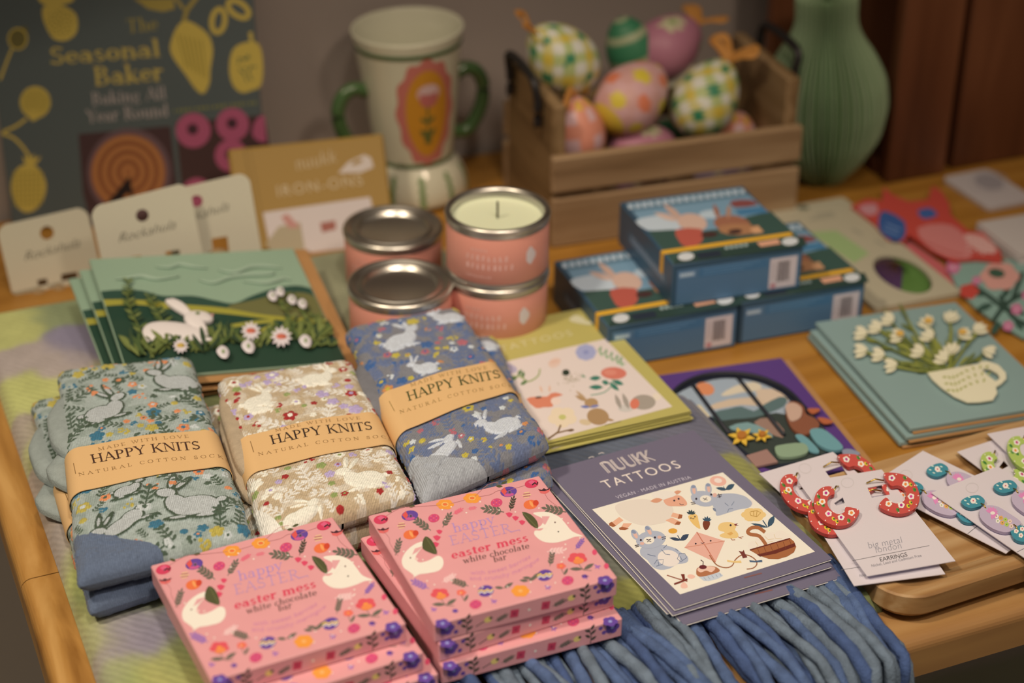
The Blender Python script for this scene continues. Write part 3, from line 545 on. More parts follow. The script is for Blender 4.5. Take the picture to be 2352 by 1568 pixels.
    for (x, y, L, r, c) in ((1410, 295, 95, 215, GR), (1468, 280, 75, -60, GR), (1770, 205, 100, 190, GR), (1800, 198, 66, -75, DK), (2075, 205, 105, 190, GR), (1236, 418, 78, -75, GR), (1595, 568, 80, 200, GR), (1995, 470, 70, -80, GR),
                        (1400, 580, 85, 205, '#a070a8'), (2120, 388, 60, -52, '#8d62a4'), (1465, 550, 70, -30, '#f7c6b8'), (1980, 400, 80, -6, '#f7c6b8'), (1520, 215, 50, -30, '#ea6a78'), (1590, 190, 40, -10, '#ea7a80')): p.sprig(x, y, L, r, c, 1, 4)
    for (x, y, r) in ((1440, 332, 20), (1432, 365, 20), (1452, 302, 16), (1795, 218, 18), (1826, 235, 17), (1858, 256, 17)): p.poly([(x-r, y-r*.4), (x, y-r*.7), (x+r, y-r*.3), (x+r*.5, y+r*.5), (x-r*.4, y+r*.5)], '#e04a62'); p.poly([(x-r*.3, y+r*.4), (x, y+r*.8), (x+r*.4, y+r*.4)], '#e04a62')
    for (x, y) in ((1768, 578), (1890, 543), (1905, 530)): p.leaf(x, y, 55, 18, -30, GR); p.leaf(x, y, 46, 15, 185, GR)
    for (x, y) in ((1720, 640), (1985, 572), (2228, 470), (1425, 680), (2170, 520)):
        for r in (0, 60, 130, 200): p.leaf(x, y, 18, 7, r, '#9a63ac')
    for k in range(46):
        a = k*2.399; rr = .98 if k % 2 else .80; x = 1715+560*rr*math.cos(a)*.8; y = 385+330*rr*math.sin(a)*.72; p.ell(x, y, 4.5, 3.4, 0, '#fbe3dc', 1, 8)
    for (x, y) in ((2214, 402), (2272, 470)): p.ell(x, y, 12, 14, 0, '#e2506a')
    for (x, y) in ((2265, 540), (1468, 752), (1530, 690), (2165, 520)):
        r = 38 if x in (2265, 1468) else 15; p.flower(x, y, r, PUR, '#a0a0e0' if r > 20 else None, 5, 1, .62)
    # the two white hares with their dark leaves
    p.poly([(1912, 212), (1945, 204), (1990, 206), (2040, 228), (2072, 262), (2105, 300), (2158, 323), (2118, 326), (2070, 344), (2012, 356), (1958, 348), (1920, 318), (1922, 296), (1948, 296), (1962, 284), (1924, 288), (1950, 272), (1962, 240)], CRM, 1, 3)
    p.poly([(1955, 226), (1994, 226), (1972, 268), (1962, 262)], '#e8a59c', 2); p.poly([(1962, 280), (1995, 236), (2004, 245), (1978, 290)], CRM, 3); p.ell(2020, 256, 4, 4, 0, '#8a6a60', 4)
    p.poly([(1386, 352), (1340, 358), (1292, 394), (1268, 438), (1276, 476), (1302, 496), (1328, 520), (1302, 542), (1350, 512), (1392, 506), (1450, 492), (1472, 462), (1466, 430), (1442, 420), (1400, 442), (1352, 452), (1336, 426), (1352, 398)], CRM, 1, 3)
    p.poly([(1332, 384), (1372, 372), (1345, 400), (1318, 415)], '#e8a59c', 2); p.ell(1310, 430, 4, 4, 0, '#8a6a60', 4); p.ell(1340, 436, 9, 6, 0, '#f6c9b4', 3)
    p.poly([(1858, 204), (1900, 216), (1932, 250), (1936, 286), (1905, 272), (1876, 240)], GRN, 2, 2); p.poly([(1384, 324), (1412, 340), (1434, 378), (1440, 412), (1404, 404), (1370, 385), (1370, 350)], GRN, 2, 2)
    p.line([(1862, 208), (1932, 282)], 2, '#7d7a4a', 3); p.line([(1386, 328), (1436, 408)], 2, '#7d7a4a', 3)
    # lettering
    p.text('serif', 'happy', (1523, 306), (1727, 256), (-14, -44), '#bd90b8', 2, .03, .8)
    p.text('serif', 'EASTER', (1510, 368), (1812, 302), (-14, -44), '#bd92b6', 2, .10, .55)
    p.line([(1806, 302), (1830, 296), (1846, 292), (1848, 300)], 3, '#bd92b6', 2)
    p.text('serif', 'easter mess', (1514, 436), (1892, 346), (-11, -40), '#e04a5c', 2, .03, 1.35)
    p.text('serif', 'white chocolate', (1572, 458), (1896, 382), (-7, -28), '#5d4238', 2, .03, 1.0)
    p.text('serif', 'bar', (1720, 452), (1784, 436), (-7, -28), '#5d4238', 2, .03, 1.0)
    p.text('sans', 'with sweet berries', (1606, 512), (1900, 430), (-5, -22), '#d589a0', 2, .05, bend=-24)
    p.text('sans', 'and crunchy meringue', (1602, 538), (1942, 442), (-5, -22), '#d589a0', 2, .05, bend=-34)
    # front edge
    e = Pr(m, 0, None, lambda x, y, h: (x/1000, -.00002-h, (y-12.5)/1000)); rr = random.Random(3)
    for (x, y, k) in ((7, 7.5, 0), (99, 8, 0)): e.flower(x, y, 4.2, PUR, '#a0a0e0')
    for (x, y) in ((12, 4), (94, 6), (14, 9.5), (92, 9.5)): e.ell(x, y, 1.3, 1.3, 0, PUR)
    for x in (18, 86):
        e.line([(x, 1), (x+.5, 6), (x-1, 11)], .5, DK)
        for (y, r) in ((3, 30), (5, 140), (7, 40), (9, 150), (10, 60)): e.leaf(x, y, 4.2, 1.8, r, DK)
    for x in (30, 78): e.ell(x, 6.5, 2.2, 1.9, 0, '#f2d074'); e.ell(x+1.6, 7.2, .9, .9, 0, DK, 2); e.line([(x-2, 6), (x-7, 4)], .5, DK)
    for x in (45, 63): e.poly([(x-2.6, 3.8), (x+2, 3.2), (x+2.8, 8.2), (x-2, 8.8)], '#cf4258'); e.ell(x, 6, 1, 1, 0, '#b03048', 2)
    for x in (37, 70): e.sprig(x-3, 4, 7, 20, GR)
    e.ell(53.5, 6, .8, .8, 0, CRM)
    o = m.build('chocolate_box'); place(o, fr); return tag(o, label, 'chocolate box', 'pink chocolate boxes')
cb = choc_box(frR, 'pink chocolate box with white hares, topmost of the right-hand stack beside the violet booklet')
def yaw2(a, b, z): p = at(*a, z)-at(*b, z); return math.degrees(math.atan2(p[1], p[0]))-90
def box_at(fr, label): o = dup(cb, label=label, mw=fr.M); return o
z2 = zR-CH-.0002; z3 = z2-CH-.0002
frR2 = corner((1008, 1479), z2, yaw2((833, 1241), (1008, 1479), z2)); box_at(frR2, 'pink chocolate box jutting out to the left, middle one of the right-hand stack')
frR3 = corner((1014, 1530), z3, frR.M.to_euler().z*180/math.pi); box_at(frR3, 'pink chocolate box lying on the blanket at the bottom of the right-hand stack')
frL = fitrect([(341.7, 1284), (748.6, 1182), (940.4, 1442.5), (500, 1570)], zR, CB, CB)
box_at(frL, 'pink chocolate box in the left front, topmost of the left-hand stack below the green socks')
yL = math.degrees(frL.M.to_euler().z)
frL2 = corner((973, 1497), z2, yL+1, CB, 0, 'FR'); box_at(frL2, 'pink chocolate box showing its right end under the top one of the left-hand stack')
frL3 = corner((1007, 1546), z3, yL, CB, 0, 'FR'); box_at(frL3, 'pink chocolate box at the bottom of the left-hand stack, only its right front corner showing')

# ------------------------------------------------------------------ violet and green tattoo booklets
PW, PH, PT_ = .105, .152, .0011
VIO = '#746a76'
zt = BZ+.0005+.0065
frT = fitrect([(1243, 1085), (1603, 987), (1913, 1283), (1553, 1394)], zt, PW, PH)
def booklet(m, col, lift):                                     # a folded card whose front edge gapes a little
    n = 10; A = []
    for k in range(n+1):
        y = PH*k/n; A.append((y, lift*(1-k/n)**2))
    top = [(x, y, z) for y, z in A for x in (0, PW)]
    V = [(x, y, z-.0004+.0004*s) for s in (0, 1) for (x, y, z) in top]; q = []; k2 = 2*(n+1)
    for k in range(n):
        a = 2*k; q += [(k2+a, k2+a+1, k2+a+3, k2+a+2), (a, a+2, a+3, a+1), (a, k2+a, k2+a+2, a+2), (a+1, a+3, k2+a+3, k2+a+1)]
    q += [(0, 1, k2+1, k2), (2*n, k2+2*n, k2+2*n+1, 2*n+1)]
    m.add(V, q, col)
def tat_violet():
    m = MB(); zc = 0
    booklet(m, M('violet_card', VIO, .5), .0); m.box(-.0003, -.0002, -.0009, PW-.001, PH-.001, -.00055, CARD_W, .0001)
    p = Pr(m, .00003, frT.zoom(1230, 950, 3.267)); WH = '#f2ddcb'
    p.poly([(425, 718), (1405, 440), (2097, 1035), (1085, 1355)], '#f3e4cd')
    # brand mark in thin double strokes
    o_, up, ax = np.array([545., 446]), np.array([-70., -76]), np.array([345., -94])
    def g(x, y): return tuple(o_+ax*x+up*y)
    def ln(P, w=5): p.line([g(*q) for q in P], w, WH, 2)
    ln([(.01, 0), (.01, .95)]); ln([(.045, 0), (.045, .95)]); ln([(.01, .95), (.10, 1.0), (.17, .9), (.185, .78), (.185, 0)]); ln([(.045, .88), (.10, .92), (.15, .82), (.155, .7), (.155, 0)])
    for u0 in (.235, .465):
        ln([(u0, 1), (u0, .22), (u0+.03, .05), (u0+.09, 0), (u0+.15, .06), (u0+.17, .24), (u0+.17, 1)]); ln([(u0+.03, 1), (u0+.03, .24), (u0+.06, .12), (u0+.10, .1), (u0+.14, .14)])
    for u0 in (.69, .87): ln([(u0, 0), (u0, 1)]); ln([(u0+.03, 0), (u0+.03, 1)]); ln([(u0+.14, 1), (u0+.03, .48), (u0+.16, 0)]); ln([(u0+.17, 1), (u0+.06, .5)])
    p.text('sans', 'TATTOOS', (528, 562), (1098, 402), (-52, -55), WH, 2, .22)
    p.text('sans', 'VEGAN \u00b7 MADE IN AUSTRIA', (614, 640), (1172, 486), (-19, -23), '#cdbfc0', 2, .12)
    p.line([(472, 302), (498, 292), (514, 296)], 4, WH, 2)
    TEAL, GRY, PCH, BRN, YEL, SKN, INK = '#3f5664', '#b4b4b8', '#e9a885', '#a8603a', '#eec06c', '#efbfa0', '#3a3038'
    # sheep
    p.poly([(600, 690), (680, 655), (800, 640), (880, 650), (960, 660), (1020, 690), (1035, 740), (1000, 800), (920, 828), (800, 838), (690, 800), (620, 750)], '#e9d6bd', 2, 3)
    p.poly([(870, 615), (900, 588), (980, 580), (1040, 590), (1050, 615), (980, 640), (930, 655)], '#efdfc9', 4, 3)
    p.poly([(960, 650), (1000, 625), (1070, 612), (1110, 632), (1138, 672), (1120, 692), (1050, 694), (990, 690)], PCH, 3, 3)
    p.leaf(955, 645, 95, 36, 172, '#dd9a74', 4); p.leaf(1030, 602, 68, 30, -18, '#dd9a74', 4)
    p.ell(1041, 653, 8, 7, 0, INK, 5); p.ell(1074, 640, 8, 7, 0, INK, 5); p.line([(1080, 676), (1095, 686), (1112, 682)], 4, INK, 5)
    for Q, B in (([(555, 828), (628, 775), (660, 800), (590, 850)], [(552, 822), (572, 812), (605, 842), (580, 850), (553, 840)]), ([(640, 855), (660, 822), (725, 822), (680, 870)], [(626, 858), (650, 848), (700, 862), (672, 874), (632, 872)]),
                 ([(1030, 742), (1100, 758), (1085, 790), (1015, 772)], [(1078, 755), (1103, 760), (1098, 785), (1066, 790)]), ([(975, 800), (1025, 780), (1090, 812), (1050, 836)], [(1062, 808), (1092, 814), (1080, 834), (1044, 832)])): p.poly(Q, '#ecb08a', 2); p.poly(B, BRN, 3)
    # lying rabbit
    p.poly([(1340, 640), (1380, 605), (1480, 598), (1560, 615), (1600, 640), (1625, 672), (1600, 705), (1520, 720), (1450, 742), (1360, 766), (1352, 720), (1330, 690)], GRY, 2, 3)
    p.ell(1595, 670, 40, 34, 0, '#efdcc6', 1); p.ell(1262, 638, 98, 58, 10, GRY, 3)
    for x, y in ((1187, 575), (1297, 562)): p.ell(x, y, 25, 42, -8, GRY, 3); p.ell(x+2, y+2, 12, 27, -8, '#e6b49c', 4); p.ell(x-2, y-26, 18, 12, 0, '#8f95a4', 4)
    p.ell(1276, 640, 43, 27, 0, '#f1e2cc', 4); p.line([(1256, 634), (1270, 642), (1286, 632)], 5, INK, 5); p.line([(1262, 650), (1276, 646), (1292, 650)], 4, INK, 5); p.ell(1206, 640, 8, 8, 0, INK, 5); p.ell(1318, 608, 8, 8, 0, INK, 5)
    for P in ([(1164, 668), (1196, 664)], [(1170, 680), (1200, 676)], [(1362, 612), (1398, 606)], [(1366, 628), (1396, 618)], [(1372, 600), (1384, 634)]): p.line(P, 5, INK, 5)
    p.ell(1345, 612, 16, 16, 0, '#e2b09a', 4); p.leaf(1330, 705, 40, 18, 50, '#7f8694', 4); p.line([(1420, 670), (1446, 692)], 4, '#7f8694', 5); p.line([(1470, 690), (1490, 660)], 4, '#7f8694', 5); p.line([(1440, 740), (1450, 716), (1480, 712)], 4, '#7f8694', 5)
    p.ell(1370, 505, 63, 38, 8, '#efb49a', 2); p.ell(1370, 502, 30, 18, 8, '#f5dcc6', 3)
    p.line([(1420, 570), (1410, 545)], 5, TEAL, 2); p.leaf(1440, 572, 90, 26, 190, TEAL, 2); p.leaf(1425, 572, 82, 40, -32, TEAL, 2)
    # carrots
    p.poly([(1145, 768), (1190, 752), (1215, 765), (1222, 800), (1238, 862), (1205, 850), (1165, 810)], '#edbf6e', 2, 2); p.poly([(1258, 808), (1300, 802), (1310, 828), (1295, 862), (1275, 874), (1258, 848)], '#7e3f2a', 2, 2)
    for x, y in ((1166, 756), (1285, 806)):
        for r in (-150, -115, -80, -45, -20): p.leaf(x, y, 38, 15, r, TEAL if x > 1200 else '#3a4a4c', 3)
    p.ell(1166, 784, 5, 5, 0, INK, 4); p.ell(1196, 774, 5, 5, 0, INK, 4); p.line([(1176, 788), (1186, 790), (1192, 784)], 3.5, INK, 4)
    # yellow flower
    p.flower(1636, 758, 92, '#efc67e', None, 6, 2, .56); p.line([(1608, 740), (1616, 764), (1660, 774), (1690, 744), (1660, 728), (1612, 736)], 4, '#b98a3c', 4); p.line([(1638, 770), (1636, 730)], 4, '#b98a3c', 4); p.line([(1656, 772), (1662, 730)], 4, '#b98a3c', 4)
    p.line([(1705, 800), (1740, 852)], 8, TEAL, 2); p.leaf(1745, 855, 135, 22, 194, TEAL, 2); p.leaf(1745, 852, 100, 44, -62, TEAL, 2)
    # chick
    p.poly([(1370, 850), (1390, 822), (1440, 814), (1490, 822), (1506, 848), (1496, 870), (1520, 900), (1514, 930), (1450, 936), (1392, 925), (1384, 908), (1420, 890), (1378, 876)], '#eec57c', 2, 3); p.poly([(1436, 900), (1470, 886), (1484, 900), (1460, 915)], '#e0a95a', 3)
    p.ell(1464, 838, 8, 8, 0, INK, 4); p.poly([(1490, 830), (1520, 822), (1508, 834), (1528, 838), (1498, 842)], '#8a3f38', 3); p.line([(1465, 934), (1476, 948), (1498, 946)], 5, BRN, 2); p.line([(1510, 915), (1530, 930), (1560, 922)], 5, BRN, 2); p.line([(1530, 930), (1550, 938)], 4, BRN, 2)
    # rabbit holding flower
    p.poly([(790, 1010), (850, 985), (960, 985), (1050, 1010), (1090, 1040), (1140, 1070), (1142, 1110), (1100, 1125), (1060, 1130), (1010, 1160), (940, 1172), (880, 1150), (840, 1100), (790, 1060)], GRY, 2, 3)
    p.ell(1000, 1085, 85, 62, 10, '#eedcc9', 3); p.ell(865, 945, 112, 66, -8, GRY, 4)
    for x, y in ((746, 908), (850, 880)): p.ell(x, y, 26, 42, -28, GRY, 3); p.ell(x+4, y+4, 13, 28, -28, '#e6b49c', 4); p.ell(x-10, y-20, 20, 12, 30, '#8f95a4', 4)
    p.ell(850, 952, 42, 28, -6, '#f1e2cc', 5); p.line([(832, 944), (850, 950), (866, 942)], 6, INK, 6); p.line([(838, 964), (850, 956), (868, 962)], 4, INK, 6); p.ell(790, 950, 8, 8, 0, INK, 6); p.ell(896, 930, 8, 8, 0, INK, 6); p.ell(800, 975, 16, 12, 0, '#e2b09a', 5); p.ell(930, 928, 16, 12, 0, '#e2b09a', 5)
    for P in ([(744, 990), (776, 986)], [(750, 1002), (776, 996)], [(946, 930), (980, 924)], [(950, 944), (978, 938)]): p.line(P, 5, INK, 6)
    for P in ([(890, 1130), (910, 1100), (960, 1095), (955, 1130), (905, 1145)], [(1064, 1090), (1080, 1050), (1120, 1050), (1135, 1080), (1090, 1112), (1064, 1090)], [(840, 1055), (870, 1065), (900, 1070)], [(945, 1020), (975, 1055), (1010, 1060)], [(960, 1010), (985, 985)], [(1050, 1015), (1070, 1030)], [(920, 1110), (925, 1136)], [(1085, 1072), (1100, 1100)]): p.line(P, 4, '#71798a', 5)
    p.ell(1030, 880, 78, 40, -4, '#f5e5cd', 2); p.ell(1030, 880, 34, 20, 0, '#e3a23e', 3); p.line([(1090, 952), (1066, 914)], 6, '#3a4658', 2); p.leaf(1092, 950, 90, 24, 192, '#3a4658', 2); p.leaf(1085, 952, 82, 40, -36, '#3a4658', 2)
    # kite
    p.poly([(1210, 888), (1420, 955), (1350, 1115), (1118, 1005)], '#e9ad94', 2); p.line([(1210, 888), (1350, 1115)], 7, '#c9795c', 3); p.line([(1118, 1005), (1420, 955)], 5, '#d58c6e', 3); p.ell(1202, 976, 7, 6, 0, INK, 4); p.ell(1314, 954, 7, 6, 0, INK, 4); p.line([(1240, 970), (1254, 974), (1268, 966)], 4, INK, 4)
    p.line([(1305, 1060), (1340, 1115), (1372, 1142), (1430, 1156), (1476, 1140), (1500, 1095), (1545, 1062), (1600, 1064), (1650, 1096), (1660, 1132), (1630, 1160), (1584, 1166)], 8, '#a1623c', 3, 3)
    p.poly([(1524, 1030), (1552, 1036), (1562, 1022), (1572, 1050), (1590, 1078), (1556, 1086), (1546, 1060)], '#7a3a30', 4); p.poly([(1436, 1098), (1490, 1106), (1540, 1102), (1546, 1120), (1490, 1118), (1440, 1112)], '#eec57c', 4); p.poly([(1604, 1100), (1650, 1104), (1700, 1098), (1702, 1114), (1650, 1116), (1608, 1114)], '#4d6276', 4)
    # basket of eggs
    for (x, y, r) in ((1640, 990, 48), (1700, 950, 52), (1770, 925, 50), (1840, 912, 48), (1880, 930, 40), (1740, 985, 50), (1820, 960, 50)): p.ell(x, y, r, r*.72, 0, '#f2e0c6', 2); 
    for P in ([(1650, 960), (1670, 990), (1650, 1010)], [(1720, 920), (1745, 945), (1790, 940)], [(1790, 905), (1800, 935), (1850, 940)], [(1740, 965), (1780, 960)]): p.line(P, 3, '#e0bd86', 3)
    p.line([(1730, 985), (1680, 920), (1612, 905), (1592, 885), (1620, 858), (1672, 856), (1722, 890)], 26, '#ad6a40', 4, 3)
    p.poly([(1606, 1024), (1700, 1000), (1820, 965), (1908, 934), (1940, 960), (1956, 1000), (1940, 1040), (1890, 1072), (1820, 1092), (1750, 1090), (1680, 1066)], '#a9663c', 5); p.poly([(1662, 1058), (1780, 1030), (1944, 972), (1952, 996), (1800, 1052), (1684, 1074)], '#6d2f24', 6); p.line([(1608, 1024), (1908, 938)], 9, '#6d2f24', 6)
    for k in range(6): x = 1665+k*48; p.line([(x, 1012-k*13), (x+22, 1062-k*11)], 3, '#7d3f28', 6)
    # cupcake, windmill, dash
    p.poly([(1226, 1226), (1380, 1190), (1408, 1216), (1370, 1238), (1300, 1256), (1262, 1254)], '#c9cad0', 2)
    for k in range(5): p.line([(1262+k*30, 1228-k*7), (1282+k*28, 1250-k*8)], 3, '#7b8296', 3)
    p.poly([(1206, 1186), (1214, 1158), (1260, 1146), (1330, 1144), (1370, 1160), (1380, 1184), (1310, 1210), (1240, 1224), (1210, 1210)], '#b5714a', 3, 3); p.poly([(1214, 1172), (1240, 1150), (1320, 1146), (1350, 1160), (1320, 1190), (1280, 1178), (1240, 1192)], '#f0c2a4', 4, 3)
    p.ell(1256, 1152, 29, 16, 0, '#6d2a2c', 5); p.line([(1256, 1140), (1258, 1112), (1240, 1098)], 6, '#4a2326', 5)
    p.poly([(1140, 1225), (1150, 1206), (1180, 1208), (1200, 1224), (1170, 1240)], '#f2bda2', 2, 2); p.poly([(1088, 1290), (1110, 1262), (1136, 1280), (1140, 1306), (1100, 1310)], '#f2bda2', 2, 2)
    p.line([(986, 1212), (1060, 1236), (1140, 1258)], 8, '#9c5a42', 3); p.line([(1040, 1280), (1090, 1262), (1140, 1242)], 14, '#7a3226', 4); p.poly([(1090, 1204), (1118, 1204), (1122, 1240), (1106, 1250)], '#7a3226', 4)
    p.line([(1566, 1230), (1698, 1196)], 9, '#8a5a50', 2)
    o = m.build('tattoo_booklet'); return o
tv = tat_violet(); place(tv, frT); tag(tv, 'violet tattoo booklet with rabbits, sheep and kite, topmost of its stack', 'booklet', 'violet tattoo booklets')
def shift(fr, dx, dy, dyaw, dz, tilt=0, roll=0):
    o = fr.at(dx, dy); y = math.degrees(math.atan2(fr.e1[1], fr.e1[0])); return Fr((o[0], o[1], fr.o[2]+dz), y+dyaw, tilt, roll)
for dx, dy, dyw, dz, lab in ((-.0022, -.0016, -1.2, -.0019, 'violet tattoo booklet right under the top one, fanned to the left'), (-.003, .0028, .8, -.0035, 'violet tattoo booklet third from the top of the violet stack'), (.001, -.0085, -1.5, -.0052, 'violet tattoo booklet at the bottom of its stack, front edge jutting out')):
    dup(tv, label=lab, mw=shift(frT, dx, dy, dyw, dz).M)

zg = BZ+.0005+.0078
frG = fitrect([(1087, 752), (1333, 703), (1583, 945), (1240, 1035)], zg, PW, PH)
def tat_green():
    m = MB(); booklet(m, M('lime_card', '#bfae5e', .5), 0); m.box(.0012, .001, -.0012, PW-.001, PH-.001, -.00045, CARD_W, .0001)
    p = Pr(m, .00003, frG.zoom(1080, 680, 3.92)); p.poly([(215, 612), (1215, 385), (1820, 995), (705, 1298)], '#e6d0bd')
    p.text('sans', 'nuukk', (262, 352), (640, 268), (-30, -72), '#d3c48c', 2, .08, off=-.015); p.text('sans', 'TATTOOS', (275, 502), (925, 352), (-26, -52), '#d5c68f', 2, .22)
    for P in ([(890, 215), (940, 170), (1010, 190), (1050, 225), (1100, 230), (1080, 260), (1010, 250), (950, 240)], [(90, 430), (130, 390), (200, 365), (180, 395), (140, 430)]): p.poly(P, '#d9cb9c', 2, 2)
    p.flower(1042, 506, 92, '#a9a8c0', '#8f90b4', 8, 2, .78); G1, G2 = '#5f8a5e', '#3f7a62'
    p.line([(1140, 485), (1240, 540), (1400, 612)], 6, '#86a070', 2)
    for x, y in ((1165, 500), (1215, 525), (1265, 548), (1315, 575), (1350, 592)): p.leaf(x, y, 52, 26, -75, '#7fa06f', 2); p.leaf(x, y, 50, 24, 55, '#8fae7c', 2)
    p.ell(1292, 694, 116, 55, 2, '#d97a62', 2); p.ell(1260, 688, 60, 26, 2, '#e08a70', 3)
    p.line([(1285, 745), (1270, 810), (1200, 870), (1085, 892)], 9, '#6a9a7c', 2, 3)
    for x, y, r, L in ((1180, 735, 176, 110), (1250, 775, 40, 120), (1280, 760, 20, 110), (1200, 820, 180, 135), (1250, 790, -160, 70)): p.leaf(x, y, L, 44, r, G2, 2)
    p.ell(340, 650, 85, 42, 12, '#b9aab4', 2); p.line([(300, 750), (440, 720), (520, 770), (610, 720), (628, 655)], 13, '#98a35c', 2, 3)
    for x, y, r, L in ((430, 720, -62, 70), (470, 740, -80, 66), (430, 730, 160, 120), (450, 800, -30, 80), (380, 720, 170, 90)): p.leaf(x, y, L, 32, r, '#5d7c46', 2)
    rr = random.Random(4)
    for k in range(60): x, y = rr.gauss(900, 55), rr.gauss(745, 30); p.ell(x, y, 6, 5, 0, '#b3a184', 2, 6)
    p.ell(862, 688, 34, 28, 0, '#2f3a2c', 3); p.ell(760, 600, 60, 40, -30, '#e6c2a8', 2); p.leaf(700, 600, 120, 30, -10, '#e3b89c', 2); p.leaf(1000, 710, 46, 22, 30, '#7d9a78', 2)
    p.poly([(505, 925), (600, 905), (690, 905), (720, 880), (770, 868), (835, 890), (760, 912), (735, 940), (745, 995), (660, 1000), (590, 1008)], '#dc8462', 2, 2); p.leaf(650, 870, 70, 22, -110, '#e4b898', 2); p.leaf(715, 870, 70, 22, -90, '#e4b898', 2); p.ell(615, 912, 30, 9, -6, '#4a3428', 3); p.ell(770, 945, 45, 35, 0, '#efd0b8', 2)
    p.ell(1150, 1085, 100, 75, 8, '#b08a5e', 2); p.ell(1090, 962, 62, 44, 0, '#b58f62', 2); p.leaf(1050, 945, 120, 34, -155, '#b58f62', 2); p.leaf(1060, 950, 150, 30, -138, '#c09c72', 2); p.ell(1035, 1135, 55, 26, 10, '#d9bd92', 2); p.leaf(1210, 1105, 90, 26, 10, '#b08a5e', 2)
    p.leaf(1080, 1000, 90, 26, 184, '#6f78a8', 3); p.leaf(1075, 1000, 90, 26, -10, '#7f80a8', 3)
    p.ell(1560, 955, 110, 68, 0, '#aa9a86', 2); p.leaf(1360, 1020, 150, 44, -112, '#a99a88', 2); p.leaf(1430, 1020, 160, 46, -112, '#a99a88', 2); p.ell(1400, 1010, 70, 34, 0, '#d2c4b2', 1); p.ell(1480, 970, 42, 48, 20, '#dd7a5c', 3); p.ell(1680, 905, 40, 34, 0, '#ecd6b8', 1)
    p.flower(830, 1090, 130, '#ecd2ac', '#c8c070', 5, 2, .72, 20)
    p.line([(700, 1288), (790, 1225), (815, 1160)], 16, '#84633e', 3); p.line([(770, 1236), (880, 1208), (935, 1205)], 13, '#84633e', 3); p.ell(905, 1208, 28, 12, -8, '#7a5c40', 4)
    p.line([(1210, 1165), (1360, 1125)], 9, '#9c8a4a', 2)
    return m.build('tattoo_booklet')
tg = tat_green(); place(tg, frG); tag(tg, 'lime green tattoo booklet with flowers and hares, topmost of its stack', 'booklet', 'green tattoo booklets')
for dx, dy, dyw, dz, lab in ((.0006, -.0010, .5, -.0016, 'lime green tattoo booklet second from the top of the green stack'), (-.0010, -.0005, -.4, -.0032, 'lime green tattoo booklet third from the top of the green stack'), (.0012, -.0034, .9, -.0048, 'lime green tattoo booklet fourth from the top, yellow strip showing'), (.0004, -.0015, .3, -.0064, 'lime green tattoo booklet lying on the blanket at the bottom of the green stack')):
    dup(tg, label=lab, mw=shift(frG, dx, dy, dyw, dz).M)
# ------------------------------------------------------------------ folded pairs of socks with paper bands
class Ras:                                                     # knitted colours on a grid of stitches, X and Y in millimetres
    def __init__(s, xs, ys, base):
        s.xs, s.ys = xs, ys; s.C = np.tile(np.asarray(base, float), (len(xs), len(ys), 1)); s.Hm = np.zeros((len(xs), len(ys))); s.own = np.zeros((len(xs), len(ys)), bool)
    def win(s, x, y, r):
        i0, i1 = np.searchsorted(s.xs, (x-r, x+r)); j0, j1 = np.searchsorted(s.ys, (y-r, y+r)); return slice(i0, i1), slice(j0, j1)
    def ells(s, x, y, E, size, rot, col, out=None, ow=.7, rise=.55, flip=1, tex=0):
        w = s.win(x, y, size*1.3); X, Y = np.meshgrid(s.xs[w[0]], s.ys[w[1]], indexing='ij')
        if X.size == 0: return
        a = math.radians(rot); dx, dy = X-x, Y-y; u = (dx*math.cos(a)+dy*math.sin(a))*flip/size; v = (-dx*math.sin(a)+dy*math.cos(a))/size
        d = np.full(X.shape, 9.)
        for (cx, cy, rx, ry, ro) in E:
            b = math.radians(ro); p, q = u-cx, v-cy; P = (p*math.cos(b)+q*math.sin(b))/rx; Q = (-p*math.sin(b)+q*math.cos(b))/ry
            d = np.minimum(d, (np.sqrt(P*P+Q*Q)-1)*min(rx, ry)*size)
        m = d < 0; c = np.asarray(col, float)
        if tex: c = c*(1-tex*(.5+.5*np.sin(X*5.2+np.sin(Y*2.1)))[..., None])
        s.C[w][m] = (np.broadcast_to(c, s.C[w].shape))[m]; s.Hm[w][m] = np.maximum(s.Hm[w][m], rise*np.clip(-d[m]/.8, 0, 1)); s.own[w] |= d < 1.2
        if out is not None:
            k = np.abs(d) < ow; s.C[w][k] = out; s.Hm[w][k] = rise*1.15
    def disc(s, x, y, r, col, rise=.5): s.ells(x, y, [(0, 0, 1, 1, 0)], r, 0, col, rise=rise)
    def flower(s, x, y, r, col, cc=None, rot=0, n=5):
        s.ells(x, y, [(.58*math.cos(2*math.pi*k/n), .58*math.sin(2*math.pi*k/n), .40, .40, 0) for k in range(n)]+[(0, 0, .35, .35, 0)], r, rot, col, rise=.6)
        if cc is not None: s.disc(x, y, r*.34, cc, .45)
    def cluster(s, x, y, r, col, rr, n=6):
        for k in range(n): s.disc(x+rr.uniform(-r, r), y+rr.uniform(-r, r), rr.uniform(.8, 1.25), col, .6)
    def sprig(s, x, y, L, rot, col, n=4):
        E = [(0, 0, .5, .035, 0)]
        for k in range(n):
            t = -.4+.8*k/(n-1)
            for q in (1, -1): E.append((t+.06, q*.13, .15, .06, q*42))
        s.ells(x, y, E+[(.5, 0, .13, .07, 0)], L, rot, col, rise=.5)
SIT = [(.10, -.14, .40, .30, 8), (.30, -.20, .25, .26, 0), (-.18, -.04, .20, .30, 20), (-.36, .32, .19, .14, -18), (-.25, .66, .065, .27, -10), (-.08, .58, .06, .25, -34), (.58, -.08, .10, .09, 0), (-.18, -.44, .20, .06, 0), (.30, -.46, .24, .06, 0)]
